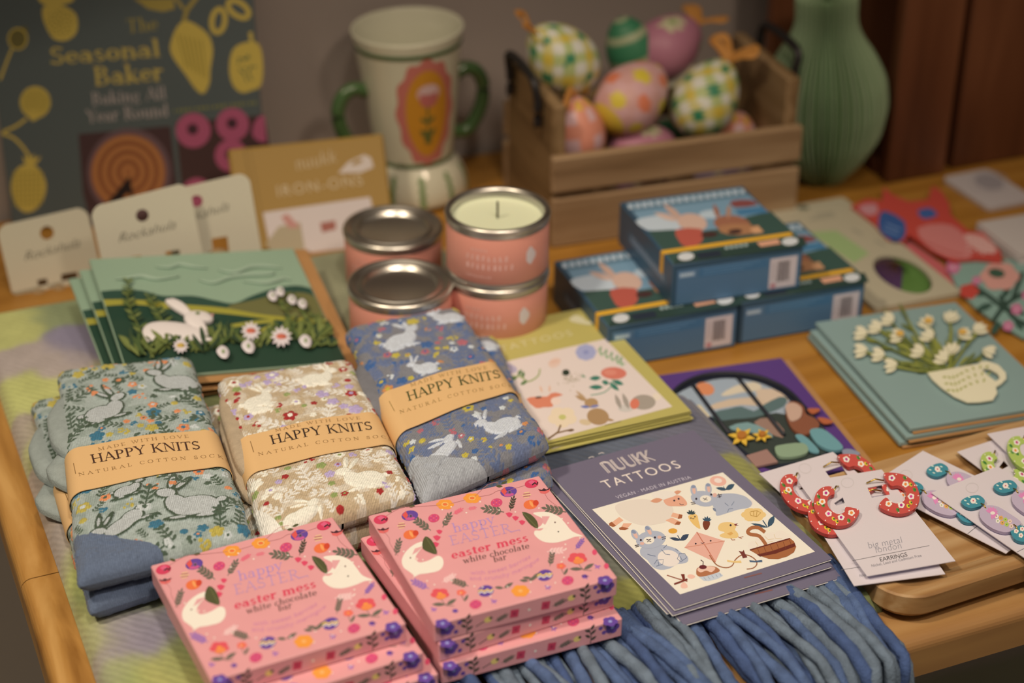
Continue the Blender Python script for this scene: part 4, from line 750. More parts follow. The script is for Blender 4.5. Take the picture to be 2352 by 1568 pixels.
RUN = [(.05, -.05, .50, .24, 5), (.38, .0, .28, .25, 0), (-.42, .16, .20, .15, -15), (-.22, .46, .06, .26, -38), (-.06, .36, .06, .26, -58), (.66, .14, .09, .08, 0), (-.42, -.26, .06, .20, 30), (.55, -.28, .24, .06, -25)]
def sockpair(name_, label, q, H_, style, rabbits, toe, toecol, band, text, inkc, step=.5, seed=1):
    zt = q['z']; P4 = [at(*q[k], zt) for k in ('FL', 'FR', 'TR', 'TL')]
    d = P4[3]-P4[0]; d2 = P4[2]-P4[1]; yaw = math.degrees(math.atan2(d[1]+d2[1], d[0]+d2[0]))-90
    fr = Fr((P4[0][0], P4[0][1], zt-H_), yaw); fr.z = H_
    Q = np.array([[(p-fr.o)@fr.e1, (p-fr.o)@fr.e2] for p in P4])
    w = (np.linalg.norm(Q[1]-Q[0])+np.linalg.norm(Q[2]-Q[3]))/2; L = (np.linalg.norm(Q[3]-Q[0])+np.linalg.norm(Q[2]-Q[1]))/2; rho = H_/2
    def bil(s_, t_): return ((1-s_)*(1-t_))[..., None]*Q[0]+(s_*(1-t_))[..., None]*Q[1]+(s_*t_)[..., None]*Q[2]+((1-s_)*t_)[..., None]*Q[3]
    def inv(p):
        s_, t_ = .5, .5
        for _ in range(12):
            B = bil(np.array(s_), np.array(t_)); e = B-np.array(p); a = (1-t_)*(Q[1]-Q[0])+t_*(Q[2]-Q[3]); b = (1-s_)*(Q[3]-Q[0])+s_*(Q[2]-Q[1]); dt = np.linalg.solve(np.array([a, b]).T, e); s_ -= dt[0]; t_ -= dt[1]
        return s_*w, t_*L                                      # metres along the sock's own axes
    ox, oy, k = q['zoom']; conv = lambda x, y: inv(fr.px(ox+x/k, oy+y/k))
    bt = [conv(*p) for p in band]                              # band corners: back left, back right, front right, front left
    def byr(X): t_ = np.clip(X/w, -.1, 1.1); return bt[3][1]*(1-t_)+bt[2][1]*t_, bt[0][1]*(1-t_)+bt[1][1]*t_
    def surf(A, Y, h, nz=0, grip=True):                        # A: way across, measured so that it equals x on the flat top
        A = np.asarray(A, float); Y = np.asarray(Y, float); e = rho*1.25
        th = np.where(A < rho, (A-rho)/rho, np.where(A > w-rho, (A-(w-rho))/rho, 0)); un = np.maximum(np.abs(th)-math.pi, 0)*rho*np.sign(th); th = np.clip(th, -math.pi, math.pi)
        x = np.where(A < rho, rho+np.sin(th)*rho, np.where(A > w-rho, w-rho+np.sin(th)*rho, A)); z = rho+np.cos(th)*rho; x = x-un; nx, nzv = np.sin(th), np.cos(th)
        gf = np.sqrt(np.clip(1-np.clip(1-Y/e, 0, 1)**2, 0, 1))*1.0; gb = np.sqrt(np.clip(1-np.clip(1-(L-Y)/e, 0, 1)**2, 0, 1)); g = np.minimum(gf, gb)
        if grip:
            y0, y1 = byr(np.clip(A, 0, w)); gm = 1/(1+np.exp(-(Y-y0)/.003))*1/(1+np.exp((Y-y1)/.003)); nz = nz*(1-.97*gm)
        hh = h+nz; x = x+nx*hh; z = z+nzv*hh
        bulge = .0022*np.exp(-((x-w*.55)/(w*.35))**2)*np.sin(np.clip(Y/L, 0, 1)*math.pi)
        z = np.where(th == 0, z+bulge*np.sin(math.pi*np.clip((x-rho)/(w-2*rho), 0, 1)), z)
        z = rho+(z-rho)*g; x = w/2+(x-w/2)*(1-.06*(1-g)**2)
        if grip:
            y0, y1 = byr(x); m_ = 1/(1+np.exp(-(Y-y0)/.004))*1/(1+np.exp((Y-y1)/.004)); z = np.where(np.abs(th) < 1.2, z-.0012*m_*nzv, z)
        B = bil(x/w, Y/L); return np.stack([B[..., 0], B[..., 1], z], -1)
    A0, A1 = rho-math.pi*rho-(w/2-rho)*.98, w-rho+math.pi*rho+(w/2-rho)*.98; n, m_ = int((A1-A0)*1000/step), int(L*1000/step); xs = np.linspace(A0, A1, n); ys = np.linspace(0, L, m_)
    st = style; ras = Ras(xs*1000, ys*1000, st['base']); rr = random.Random(seed)
    # mottled ground
    XX, YY = np.meshgrid(xs, ys, indexing='ij'); n4 = vnoise(XX[::4, ::4], YY[::4, ::4], 130, seed); n4 = np.kron(n4, np.ones((4, 4)))[:n, :m_]
    if n4.shape != XX.shape: n4 = np.pad(n4, ((0, n-n4.shape[0]), (0, m_-n4.shape[1])), mode='edge')
    kmix = np.clip((n4-.02)*5, 0, 1)[..., None]*st['mottle']; ras.C = ras.C*(1-kmix)+st['ground2']*kmix; ras.Hm += kmix[..., 0]*.25
    place_ = []
    for (x, y, size, rot, flip, kind) in rabbits:
        X, Y = conv(x, y); X *= 1000; Y *= 1000; ras.ells(X, Y, SIT if kind == 's' else RUN, size, rot, st['rabbit'], st.get('line'), .6, .9, flip, st.get('rtex', 0)); place_.append((X, Y, size*.62))
    cols = st['flowers']
    for t in range(3500):
        X, Y = rr.uniform(A0*1000, A1*1000), rr.uniform(2, L*1000-2); r = rr.choice((2.6, 3.6, 4.6, 5.4))
        if any((X-a)**2+(Y-b)**2 < (c+r)**2*.80 for a, b, c in place_): continue
        place_.append((X, Y, r*.95)); u = rr.random(); c = rr.choice(cols)
        if u < .36: ras.flower(X, Y, r*.95, c, rr.choice(cols) if rr.random() < .5 else None, rr.uniform(0, 70))
        elif u < .58: ras.cluster(X, Y, r*.7, c, rr, rr.randint(5, 9))
        elif u < .62: ras.disc(X, Y, r*.5, c)
        else: ras.sprig(X, Y, r*3.4, rr.uniform(20, 160), st['sprig'])
    # leave fine stitch noise
    hi = rng.normal(0, 1, (n, m_)); ras.C = np.clip(ras.C*(1+.07*hi[..., None]), .003, .95)
    wr = vnoise(XX[::6, ::6], YY[::6, ::6], 38, seed+4); wr = np.kron(wr, np.ones((6, 6))); wr = np.pad(wr, ((0, max(0, n-wr.shape[0])), (0, max(0, m_-wr.shape[1]))), mode='edge')[:n, :m_]
    for a in (0, 1):
        for _ in range(6): wr = (wr+np.roll(wr, 1, a)+np.roll(wr, -1, a))/3
    hm = ras.Hm.copy()
    for a in (0, 1): hm = (hm*2+np.roll(hm, 1, a)+np.roll(hm, -1, a))/4
    nzv = .0016*wr+hm*.0016+.00005*hi
    V = surf(XX, YY, 0, nzv).reshape(-1, 3); quads = gridquads(n, m_)
    tb_ = sorted(conv(*p) for p in toe); tX = np.array([p[0] for p in tb_]); tY = np.array([p[1] for p in tb_]); lim = np.interp(XX, tX, tY, left=tY[0]+.002, right=-1)
    ctr = (YY < lim).reshape(-1)[quads[:, 0]]
    root = thing(name_, label, 'socks', (0, 0, 0), group=None); root.matrix_world = fr.M
    mt = painted('knitted_cotton', .92, 'knit', 320, .35, .08, .2)
    def sub(nm, qd, C): 
        used, ivn = np.unique(qd.ravel(), return_inverse=True); return fastmesh(nm, V[used], ivn.reshape(-1, 4), mt, C[used], root)
    Cf = ras.C.reshape(-1, 3); sub('sock', quads[~ctr], Cf)
    Ct = np.tile(np.asarray(toecol, float), (len(V), 1))*(1+.04*hi.reshape(-1, 1)); Ct *= (1+.10*np.sin(XX*1000*5.0).reshape(-1, 1)); sub('toe', quads[ctr], Ct)
    # the plain inside-out cuffs that bulge out of the left side
    for (y0, y1, xo, z0, z1) in st['cuffs']:
        mc = MB(); e = [bil(np.array(x/w), np.array(y)) for x, y in ((.006, y0), (-xo*.7, y0+.06), (-xo, (y0+y1)/2), (-xo*.85, y1-.08), (.004, y1), (.018, (y0+y1)/2))]
        e = smoothpoly([tuple(t) for t in e], 5); mc.pillow(e, z0, (z1-z0)*.55, st['cuffmat'], 5, (z1-z0)*.45); mc.build('cuff', root)
    # paper band
    mb = MB(); pa = M('kraft_band', '#e3b274', .6, bump=.08, bscale=900); na = 240; As = np.linspace(A0+.0005, A1-.0005, na); rows = []
    for fb in np.linspace(0, 1, 7):
        y0, y1 = byr(np.clip(As, 0, w)); rows.append(surf(As, y0+(y1-y0)*fb, .0009, 0, False))
    Ar = np.stack(rows, 1); mb.grid(Ar, pa)
    Ao = Ar.copy(); ctr2 = Ar.mean((0, 1)); Ao = np.stack([surf(As, byr(np.clip(As, 0, w))[0]+(byr(np.clip(As, 0, w))[1]-byr(np.clip(As, 0, w))[0])*fb, .0005, 0, False) for fb in np.linspace(0, 1, 7)], 1); mb.grid(Ao, pa)
    for j in (0, 6): mb.grid(np.stack([Ar[:, j], Ao[:, j]], 1), pa)
    pr = Pr(mb, 0, conv, lambda x, y, h: tuple(surf(np.array(x), np.array(y), .00112+h, 0, False)), .00003)
    b0, b1, up = text['main']; pr.text('serif', 'HAPPY KNITS', b0, b1, up, inkc[0], 2, .03, .95)
    b0, b1, up = text['top']; pr.text('serif', 'MADE WITH LOVE', b0, b1, up, inkc[1], 2, .30, .6)
    b0, b1, up = text['low']; pr.text('serif', 'NATURAL COTTON SOCKS', b0, b1, up, inkc[1], 2, .42, .6)
    pr.line(text['bar'], 3, inkc[1], 2)
    mb.build('paper_band', root); return root, fr
Z7 = (0, 780, 2.352); Z8 = (700, 660, 2.903)
SH = .0185; zS = BZ+.0005+2*SH
plain = lambda nm, c: M(nm, c, .92, bump=.5, bscale=900, var=.08, vscale=200)
GREEN = dict(base=S('#a9ae9f'), ground2=S('#6d7a66'), mottle=.35, rabbit=S('#c6c5ba'), line=S('#47533f'), rtex=.30, sprig=S('#4f5c48'), flowers=[S('#3f7080'), S('#3f7080'), S('#dd8a58'), S('#dd8a58'), S('#b9a54c'), S('#b9a54c'), S('#4f5c48'), S('#c6c6ba')],
             cuffs=[(.56, .86, .009, .009, .017), (.44, .66, .012, .002, .009)], cuffmat=plain('cuff_sage', '#979a8c'))
BEIGE = dict(base=S('#c2a780'), ground2=S('#dccbaf'), mottle=.75, rabbit=S('#efe4d2'), sprig=S('#e6d9c2'), flowers=[S('#a52f2c'), S('#a52f2c'), S('#b9a2bd'), S('#b9a2bd'), S('#929b58'), S('#efe4d2')],
             cuffs=[(.38, .90, .004, .010, .0175), (.30, .85, .006, .002, .010)], cuffmat=plain('cuff_beige', '#b39a78'))
BLUE = dict(base=S('#827e7c'), ground2=S('#69728a'), mottle=.9, rabbit=S('#cccbcb'), sprig=S('#66718a'), flowers=[S('#41638f'), S('#41638f'), S('#c3ae44'), S('#c3ae44'), S('#b5666b'), S('#d0d0d0'), S('#cc8850')],
            cuffs=[(.46, .80, .008, .004, .0165)], cuffmat=plain('cuff_grey', '#77726f'))
sg, fg = sockpair('sock_pair', 'sage green rabbit-patterned socks with blue-grey toe in paper band, top pair at the left', dict(z=zS, FL=(176, 1318), FR=(582, 1216), TR=(437, 806), TL=(128, 838), zoom=Z7), SH, GREEN,
    [(930, 225, 30, -4, 1, 's'), (575, 385, 29, 12, -1, 's'), (1015, 890, 32, -6, 1, 's'), (640, 1010, 24, 30, 1, 'r'), (700, 820, 17, 0, -1, 's')],
    [(418, 1046), (640, 1066), (800, 1098), (865, 1125), (900, 1180)], S('#646d7b'), [(372, 592), (1092, 498), (1168, 692), (412, 826)],
    dict(main=((498, 676), (1086, 600), (-12, -44)), top=((532, 610), (1022, 540), (-4, -15)), low=((428, 742), (1240, 630), (-4, -16)), bar=[(400, 666), (412, 724)]), ('#4a2f24', '#8f6a3c'), .5, 3)
sb, fb = sockpair('sock_pair', 'beige socks with white rabbits and red flowers in paper band, top pair in the middle', dict(z=zS, FL=(606, 1228), FR=(958, 1118), TR=(804, 812), TL=(496, 856), zoom=Z7), SH, BEIGE,
    [(1722, 205, 23, -10, -1, 's'), (1400, 325, 22, 10, -1, 's'), (1950, 750, 26, -4, 1, 's'), (1640, 935, 20, 20, -1, 'r'), (1420, 385, 13, 0, -1, 'r')],
    [(1380, 895), (1440, 935), (1500, 985), (1560, 1040)], S('#ece0cb'), [(1306, 528), (1978, 398), (2072, 572), (1348, 722)],
    dict(main=((1468, 575), (2016, 492), (-14, -44)), top=((1488, 510), (1948, 438), (-4, -14)), low=((1396, 634), (2160, 520), (-4, -15)), bar=[(1354, 556), (1372, 614)]), ('#3a2a22', '#8f6a3c'), .5, 8)
su, fu = sockpair('sock_pair', 'grey-blue socks with white rabbits and grey toe, top pair beside the lime booklets', dict(z=zS+.002, FL=(972, 1132), FR=(1264, 1000), TR=(1050, 690), TL=(788, 740), zoom=Z8), SH, BLUE,
    [(650, 345, 27, 0, -1, 's'), (935, 195, 23, -6, 1, 's'), (1290, 920, 25, 10, 1, 's'), (925, 1095, 22, 30, -1, 'r'), (785, 545, 18, 0, 1, 's')],
    [(760, 1128), (960, 1140), (1120, 1152), (1240, 1188), (1280, 1215)], S('#a9a7a2'), [(490, 712), (1235, 498), (1380, 694), (612, 978)],
    dict(main=((690, 768), (1308, 608), (-18, -56)), top=((707, 677), (1219, 551), (-6, -20)), low=((636, 850), (1420, 645), (-6, -20)), bar=[(566, 760), (602, 828)]), ('#3d4a24', '#93753a'), .5, 13)
def under(root, fr, dx, dy, dyaw, label):
    g = Fr(fr.at(.045, .08), math.degrees(math.atan2(fr.e1[1], fr.e1[0]))+dyaw); o = g.at(-.045+dx, -.08+dy, -SH-.0003); g2 = Fr(o, math.degrees(math.atan2(fr.e1[1], fr.e1[0]))+dyaw)
    return dup(root, label=label, mw=g2.M)
under(sg, fg, -.004, .004, 6, 'sage green socks under the top green pair, second blue-grey toe poking out at the front')
under(sb, fb, -.008, .001, 2, 'beige socks lying under the top beige pair, edge showing on the left')
under(su, fu, .006, -.006, -8, 'grey-blue socks lying under the top blue pair, patterned edge by the violet booklet')
# ------------------------------------------------------------------ wooden tray with earring cards
t0, t1, tb_ = at(2060, 1391, TZ+.0208), at(2352, 1297, TZ+.0208), at(2352, 962, TZ+.0208)
tyaw = math.degrees(math.atan2(t1[1]-t0[1], t1[0]-t0[0])); f0 = Fr(t0, tyaw); tdep = float((tb_-t0)@f0.e2); txl = float((at(2016, 1412, TZ+.01)-t0)@f0.e1)
trF = Fr((*f0.at(txl+.006, 0)[:2], TZ), tyaw); TW = .36; tray_z = TZ+.0208
m = MB()
def ringpts(i, z): return [(x, y, z) for x, y in rrect(i, i, TW-i, tdep-i, max(.004, .024-i*.8), 7)]
R = [ringpts(.010, .0004), ringpts(.004, .004), ringpts(0, .0085), ringpts(0, .0198), ringpts(.0010, .0208), ringpts(.009, .0208), ringpts(.012, .0193), ringpts(.020, .0160)]; n = len(R[0])
for a, b in zip(R, R[1:]): m.add(a+b, [(i, (i+1) % n, n+(i+1) % n, n+i) for i in range(n)], MANGO, True)
m.add(R[-1], [list(range(n))], MANGO); m.add(R[0], [list(range(n))[::-1]], MANGO)
tr = place(m.build('wooden_tray'), trF); tag(tr, 'shallow mango wood tray with rounded corners holding the earring cards', 'tray')

Z5 = (1700, 950, 2.537)
def edge_fr(a, b, z, anchor='TL', w=.0545, h=.096, tilt=0, roll=0, k=Z5):     # frame from the top edge of a card
    A, B = (at(k[0]+p[0]/k[2], k[1]+p[1]/k[2], z) for p in (a, b)); yaw = math.degrees(math.atan2(B[1]-A[1], B[0]-A[0])); f = Fr(A if anchor == 'TL' else B, yaw, tilt, roll)
    return Fr(f.at(0 if anchor == 'TL' else -w, -h), yaw, tilt, roll)
GOLD = M('gold_wire', S('#c9a24a'), .3, 1.0)
EW, EH = .0545, .096; EARW = M('pinkish_white_card', '#dccac0', .6, bump=.05, bscale=600)
frA = fitrect([(1838, 1101.8), (2029, 1067.5), (2176, 1295), (2003.5, 1334)], tray_z+.0062, EW, EH)
def flowers_on(p, spots, cols, l=2):
    for k, (x, y) in enumerate(spots):
        c = cols[k % len(cols)]; p.flower(x, y, 20, c[0], None, 5, l, .9, 20*k); p.ell(x, y, 8.5, 9, 0, c[1], l+1, 8)
def arch_piece(m, P, conv, z, h, mat, side):
    Q = ccw([conv(*q) for q in smoothpoly(P, 3)]); m.prism(Q, z, z+h, mat, side); return z+h
HL = [(530, 452), (478, 455), (440, 490), (426, 550), (445, 610), (490, 655), (560, 680), (630, 670), (672, 635), (690, 588), (615, 570), (606, 598), (575, 612), (540, 600), (508, 562), (508, 520), (528, 500), (548, 492)]
HR = [(832, 376), (905, 372), (968, 390), (1020, 440), (1042, 505), (1030, 560), (985, 598), (920, 610), (855, 595), (805, 562), (845, 515), (875, 540), (915, 550), (950, 535), (966, 500), (950, 462), (915, 444), (872, 444)]
def hoop_card(name, label, face, side, fl, leafc, group):
    cv = frA.zoom(*Z5); root = thing(name, label, 'earrings', (0, 0, 0), group=group); m = MB()
    hole = [[cv(*q) for q in ((742, 430), (852, 408), (872, 470), (768, 490))], [cv(*q) for q in ((548, 520), (598, 486), (610, 520), (560, 535))]]
    m.prism([(0, 0), (EW, 0), (EW, EH), (0, EH)], -.0005, 0, EARW, holes=[ccw(h) for h in hole]); p = Pr(m, .00002, cv)
    p.ring(625, 402, 36, 28, 3, '#cdbdb0', 1); p.text('sans', 'big metal', (748, 786), (945, 752), (-10, -40), '#9a9290', 2, .02, off=-.02); p.text('sans', 'london', (790, 812), (942, 784), (-10, -40), '#9a9290', 2, .02, off=-.02)
    p.line([(655, 856), (1102, 768)], 2.5, '#6f6864', 2); p.text('sans', 'EARRINGS', (816, 862), (976, 830), (-8, -24), '#4a4442', 2, .0); p.text('sans', 'Nickel, Lead and Cadmium Free', (766, 894), (1058, 832), (-5, -16), '#8a8280', 2)
    m.build('card', root)
    for P, fs, lv in ((HL, [(497, 490), (475, 540), (512, 610), (585, 632), (645, 605)], [(455, 510), (452, 550), (480, 560), (540, 640), (630, 650), (560, 655)]), (HR, [(880, 402), (960, 438), (992, 510), (935, 560), (862, 552)], [(955, 400), (990, 440), (1012, 470), (975, 565), (915, 588), (990, 545)])):
        m = MB(); z = arch_piece(m, P, cv, .0012, .0022, face, side); p = Pr(m, z+.00002, cv); flowers_on(p, fs, fl)
        for k, (x, y) in enumerate(lv): p.ell(x, y, 13, 9, 60, leafc[k % 2], 1); p.ell(x+4, y, 6, 5, 60, leafc[2], 2, 8)
        for k in range(14):
            q = P[k]; c = np.mean(P, 0); p.ell(q[0]*.93+c[0]*.07, q[1]*.93+c[1]*.07, 4, 4, 0, '#f6dcd0', 1, 6)
        e = m.build('earring', root); a, b = (cv(540, 470), cv(572, 430)) if P is HL else (cv(835, 405), cv(735, 412)); mp = MB(); mp.tube([(*a, .002), (*((np.array(a)+b)/2), .0035), (*b, .001)], .0005, GOLD, 6); mp.build('earring_wire', e)
    return root
RED1, RED2 = M('coral_enamel', '#d2574a', .18, coat=.6), M('coral_edge', '#a8392f', .25)
WM = [('#f7e3dc', '#b8307e'), ('#f7e3dc', '#f08a3a'), ('#f7dfe0', '#d8408a')]
e1 = hoop_card('earring_card', 'white card with two coral flowered hoops, topmost at the front of the tray', RED1, RED2, WM, ('#5d8a3c', '#e6c23c', '#3f6a30'), 'coral earring cards'); place(e1, frA)
dup(e1, label='white card with coral hoops, mostly hidden right under the front coral card', mw=shift(frA, -.0085, -.0020, -3.5, -.0036).M)
frB = edge_fr((112, 347), (540, 222), tray_z+.0018); dup(e1, label='white card with coral hoops, behind the front coral card and beside the violet booklet', mw=frB.M)
LIM1, LIM2 = M('lime_enamel', '#b9c962', .18, coat=.6), M('lime_edge', '#8f9f48', .25)
e2 = hoop_card('earring_card', 'white card with lime green flowered hoops, upper one at the back of the tray', LIM1, LIM2, [('#f4ead0', '#c8407a'), ('#f8e6c0', '#f0903a')], ('#4f8a3c', '#6fa04a', '#3f6a30'), 'lime earring cards')
frFm = edge_fr((1440, 116), (1654, 74), tray_z+.0048); place(e2, frFm)
frE = edge_fr((1265, 221), (1440, 164), tray_z+.0018); dup(e2, label='white card with lime green hoops, lower one with its left corner out on the tray', mw=frE.M)
frGm = edge_fr((1588, 196), (1700, 160), tray_z+.0080, tilt=0); dup(e2, label='white lime hoop card cut off by the right edge of the photo', mw=frGm.M)
frD = edge_fr((1115, 460), (1490, 310), tray_z+.0056)
TEALE, TEALS, LILE, LILS = M('teal_enamel', '#4a9096', .18, coat=.6), M('teal_edge', '#2f6a70', .25), M('lilac_enamel', '#c9b3bb', .18, coat=.6), M('lilac_edge', '#9a8590', .25)
def drop_card(label):
    cv = frD.zoom(*Z5); root = thing('earring_card', label, 'earrings', (0, 0, 0), group='teal earring cards'); m = MB(); m.prism([(0, 0), (EW, 0), (EW, EH), (0, EH)], -.0005, 0, EARW); p = Pr(m, .00002, cv)
    p.ring(1352, 432, 36, 28, 3, '#cdbdb0', 1); u, v = np.array([165., -62]), np.array([-60., -35])
    p.line([(1612, 806), (1950, 640)], 3, '#6f6864', 2); p.text('sans', 'big metal', (1640, 760), (1800, 690), (-20, -34), '#9a9290', 2, off=-.02); p.text('sans', 'EARRINGS', (1740, 790), (1860, 730), (-14, -20), '#4a4442', 2)
    m.build('card', root)
    for dx, dy in ((0, 0), (188, -88)):
        S_ = lambda P: [(x+dx, y+dy) for x, y in P]
        m = MB(); z = arch_piece(m, S_([(1284, 530), (1318, 506), (1380, 494), (1414, 512), (1422, 534), (1400, 556), (1345, 570), (1302, 556)]), cv, .0008, .0018, TEALE, TEALS); p = Pr(m, z+.00002, cv); p.flower(1355+dx, 528+dy, 17, '#f4e0dc', '#d8405a', 6, 1)
        for x, y in ((1318, 530), (1392, 520), (1335, 550), (1380, 545), (1340, 510)): p.leaf(x+dx, y+dy, 20, 8, 200, '#d9e4dc', 1)
        z = arch_piece(m, S_([(1392, 585), (1410, 562), (1450, 554), (1500, 562), (1560, 598), (1632, 650), (1610, 680), (1572, 706), (1530, 710), (1470, 690), (1420, 655), (1395, 622)]), cv, .0008, .0018, LILE, LILS); p = Pr(m, z+.00002, cv)
        for r in range(-60, 200, 26): p.leaf(1462+dx, 600+dy, 40, 15, r-90, '#e58ab0', 1)
        p.ell(1468+dx, 600+dy, 14, 10, 0, '#f4e0d0', 2)
        for k in range(8): p.flower(1490+dx+(k % 4)*26+(k//4)*8, 618+dy+(k % 4)*10+(k//4)*28, 13, ('#f3ead0', '#e9a85a', '#b9c95a', '#f0c8b0')[k % 4], '#6a8a3c', 5, 1)
        z = arch_piece(m, S_([(1570, 690), (1600, 670), (1660, 678), (1700, 712), (1690, 752), (1640, 766), (1590, 745)]), cv, .0008, .0018, TEALE, TEALS); p = Pr(m, z+.00002, cv)
        for x, y in ((1605, 705), (1640, 692), (1632, 730), (1672, 735), (1670, 705)): p.flower(x+dx, y+dy, 14, '#f6e4e4', '#d8405a', 5, 1)
        e = m.build('earring', root)
        for a, b in (((1400, 545), (1428, 572)), ((1590, 668), (1612, 696))): A, B = cv(a[0]+dx, a[1]+dy), cv(b[0]+dx, b[1]+dy); w = MB(); w.tube([(*A, .0028), (*((np.array(A)+B)/2), .0036), (*B, .0028)], .0004, GOLD, 6); w.build('link', e)
    return root
e3 = drop_card('white card with teal and lilac drops, front one right of the coral card'); place(e3, frD)
frC = edge_fr((800, 385), (1065, 215), tray_z+.0014, 'TR'); dup(e3, label='white card with teal and lilac drops, turned askew between coral and front teal card', mw=frC.M)

# ------------------------------------------------------------------ paper-cut greeting cards lying flat
KRAFT = M('kraft_envelope', '#b07d48', .7, bump=.08, bscale=500, var=.05)
Z4 = (1500, 680, 2.761)
ta = at(1795, 821, TZ+.006); tb2 = at(1500, 857.5, TZ+.006); ty = math.degrees(math.atan2(ta[1]-tb2[1], ta[0]-tb2[0]))
VW, VH = .128, .150; f = Fr(ta, ty+2); frV = Fr(f.at(-VW, -VH), ty+2)
root = thing('greeting_card', 'purple greeting card with arched black window, daffodils and fox, beside the lime booklets', 'greeting card', (0, 0, 0)); place(root, frV)
m = MB(); m.box(.004, -.003, -.0056, VW+.0075, VH+.003, -.0042, KRAFT, .0003); m.build('envelope', root)
m = MB(); m.box(0, 0, -.004, VW, VH, 0, M('purple_card', '#5b3a74', .5), .0003)
cv = frV.zoom(*Z4); p = Pr(m, .00002, cv)
p.poly([(90, 660), (180, 572), (310, 515), (470, 498), (640, 515), (780, 565), (880, 630), (980, 740), (1080, 860), (1200, 1010), (780, 1110), (500, 960), (300, 800)], '#232630', 1, 3)
p.poly([(135, 655), (230, 580), (340, 540), (470, 522), (620, 537), (740, 577), (840, 640), (925, 730), (1010, 840), (700, 900), (360, 760)], '#a3aaac', 2, 3)
p.ell(330, 588, 60, 40, 15, '#dd8a5a', 3)
p.poly([(430, 625), (520, 570), (640, 545), (690, 575), (660, 600), (560, 612), (470, 632)], '#dcc8a6', 3, 2); p.poly([(350, 700), (480, 655), (640, 640), (780, 610), (860, 660), (760, 700), (560, 690), (400, 718)], '#d3b796', 3, 2); p.poly([(650, 600), (760, 590), (850, 650), (780, 690), (690, 660)], '#d6ba9a', 4, 2)
p.poly([(180, 690), (300, 690), (360, 760), (330, 790), (240, 740)], '#d8c49c', 3); p.poly([(380, 740), (480, 715), (560, 700), (640, 730), (700, 690), (800, 640), (850, 650), (830, 700), (740, 740), (640, 770), (520, 780), (400, 790)], '#5d706a', 4, 2); p.poly([(380, 790), (640, 770), (780, 740), (980, 800), (1150, 970), (760, 1070), (520, 930)], '#3a4038', 3, 2)
p.poly([(480, 830), (600, 800), (720, 850), (760, 900), (640, 870), (540, 860)], '#7f9a92', 5, 2); p.poly([(640, 800), (740, 770), (830, 850), (820, 900), (720, 860)], '#9c7a66', 4, 2)
for P in ([(255, 575), (360, 720), (480, 880)], [(530, 515), (660, 680), (830, 890)]): 
    Q = [cv(*q) for q in P]; m.tube([(x, y, .0012) for x, y in Q], .0014, M('black_cut_paper', '#20222a', .6), 6)
Q = [cv(*q) for q in smoothpoly([(90, 660), (180, 572), (310, 515), (470, 498), (640, 515), (780, 565), (880, 630), (980, 740), (1080, 860)], 4, False)]; m.tube([(x, y, .0012) for x, y in Q], .0016, M('black_cut_paper', '#20222a', .6), 6)
m.build('card', root)
m = MB(); p = Pr(m, .0035, cv); FX = M('fox_paper', '#8a5238', .6)
def chip(P, h0, h, c, sm=3): m.prism(ccw([cv(*q) for q in (smoothpoly(P, sm) if sm else P)]), h0, h0+h, c)
chip([(850, 700), (900, 690), (950, 720), (970, 770), (1030, 800), (1050, 850), (960, 900), (880, 860), (840, 770)], .0008, .002, FX); chip([(840, 720), (890, 705), (940, 740), (930, 800), (870, 820), (845, 770)], .003, .0008, M('fox_face', '#c9a287', .6)); chip([(975, 745), (1030, 740), (1058, 750), (1010, 775)], .003, .0008, M('fox_ear', '#b5603a', .6)); chip([(1040, 800), (1100, 805), (1140, 828), (1080, 838)], .003, .0008, M('fox_ear', '#b5603a', .6)); p.ell(905, 765, 14, 11, 0, '#4a3028', 3)
m.build('fox', root)
DAF = M('daffodil_paper', '#e2b23c', .6)
for (x, y, r) in ((560, 915, 88), (690, 908, 62)):
    m = MB()
    for k in range(6):
        a = math.radians(60*k+10); chip([(x+r*.15*math.cos(a+1.2), y+r*.12*math.sin(a+1.2)), (x+r*.6*math.cos(a+.35), y+r*.42*math.sin(a+.35)), (x+r*math.cos(a), y+r*.72*math.sin(a)), (x+r*.6*math.cos(a-.35), y+r*.42*math.sin(a-.35)), (x+r*.15*math.cos(a-1.2), y+r*.12*math.sin(a-1.2))], .0025+.0003*(k % 2), .0006, DAF, 0)
    chip(circ(x, y, r*.34, r*.26), .0028, .0022, M('daffodil_heart', '#b5702c', .6), 0); m.build('daffodil', root)
m = MB(); TP = M('teal_paper', '#6f9a98', .55)
chip([(990, 880), (1040, 860), (1100, 880), (1180, 950), (1200, 990), (1130, 1000), (1040, 960)], .001, .002, TP); chip([(900, 900), (950, 900), (1030, 970), (1050, 1010), (990, 1000), (930, 940)], .0012, .0012, TP); chip([(770, 990), (800, 968), (950, 955), (980, 1010), (900, 1040), (800, 1040)], .001, .002, M('sage_cup_paper', '#8fa07c', .55)); chip([(590, 1030), (720, 990), (790, 1070), (650, 1100)], .001, .0015, M('dusky_paper', '#a07868', .6), 0); chip([(1200, 990), (1250, 985), (1310, 1010), (1280, 1030), (1210, 1020)], .001, .001, M('grey_paper', '#8f8f98', .6)); m.build('garden_pots', root)

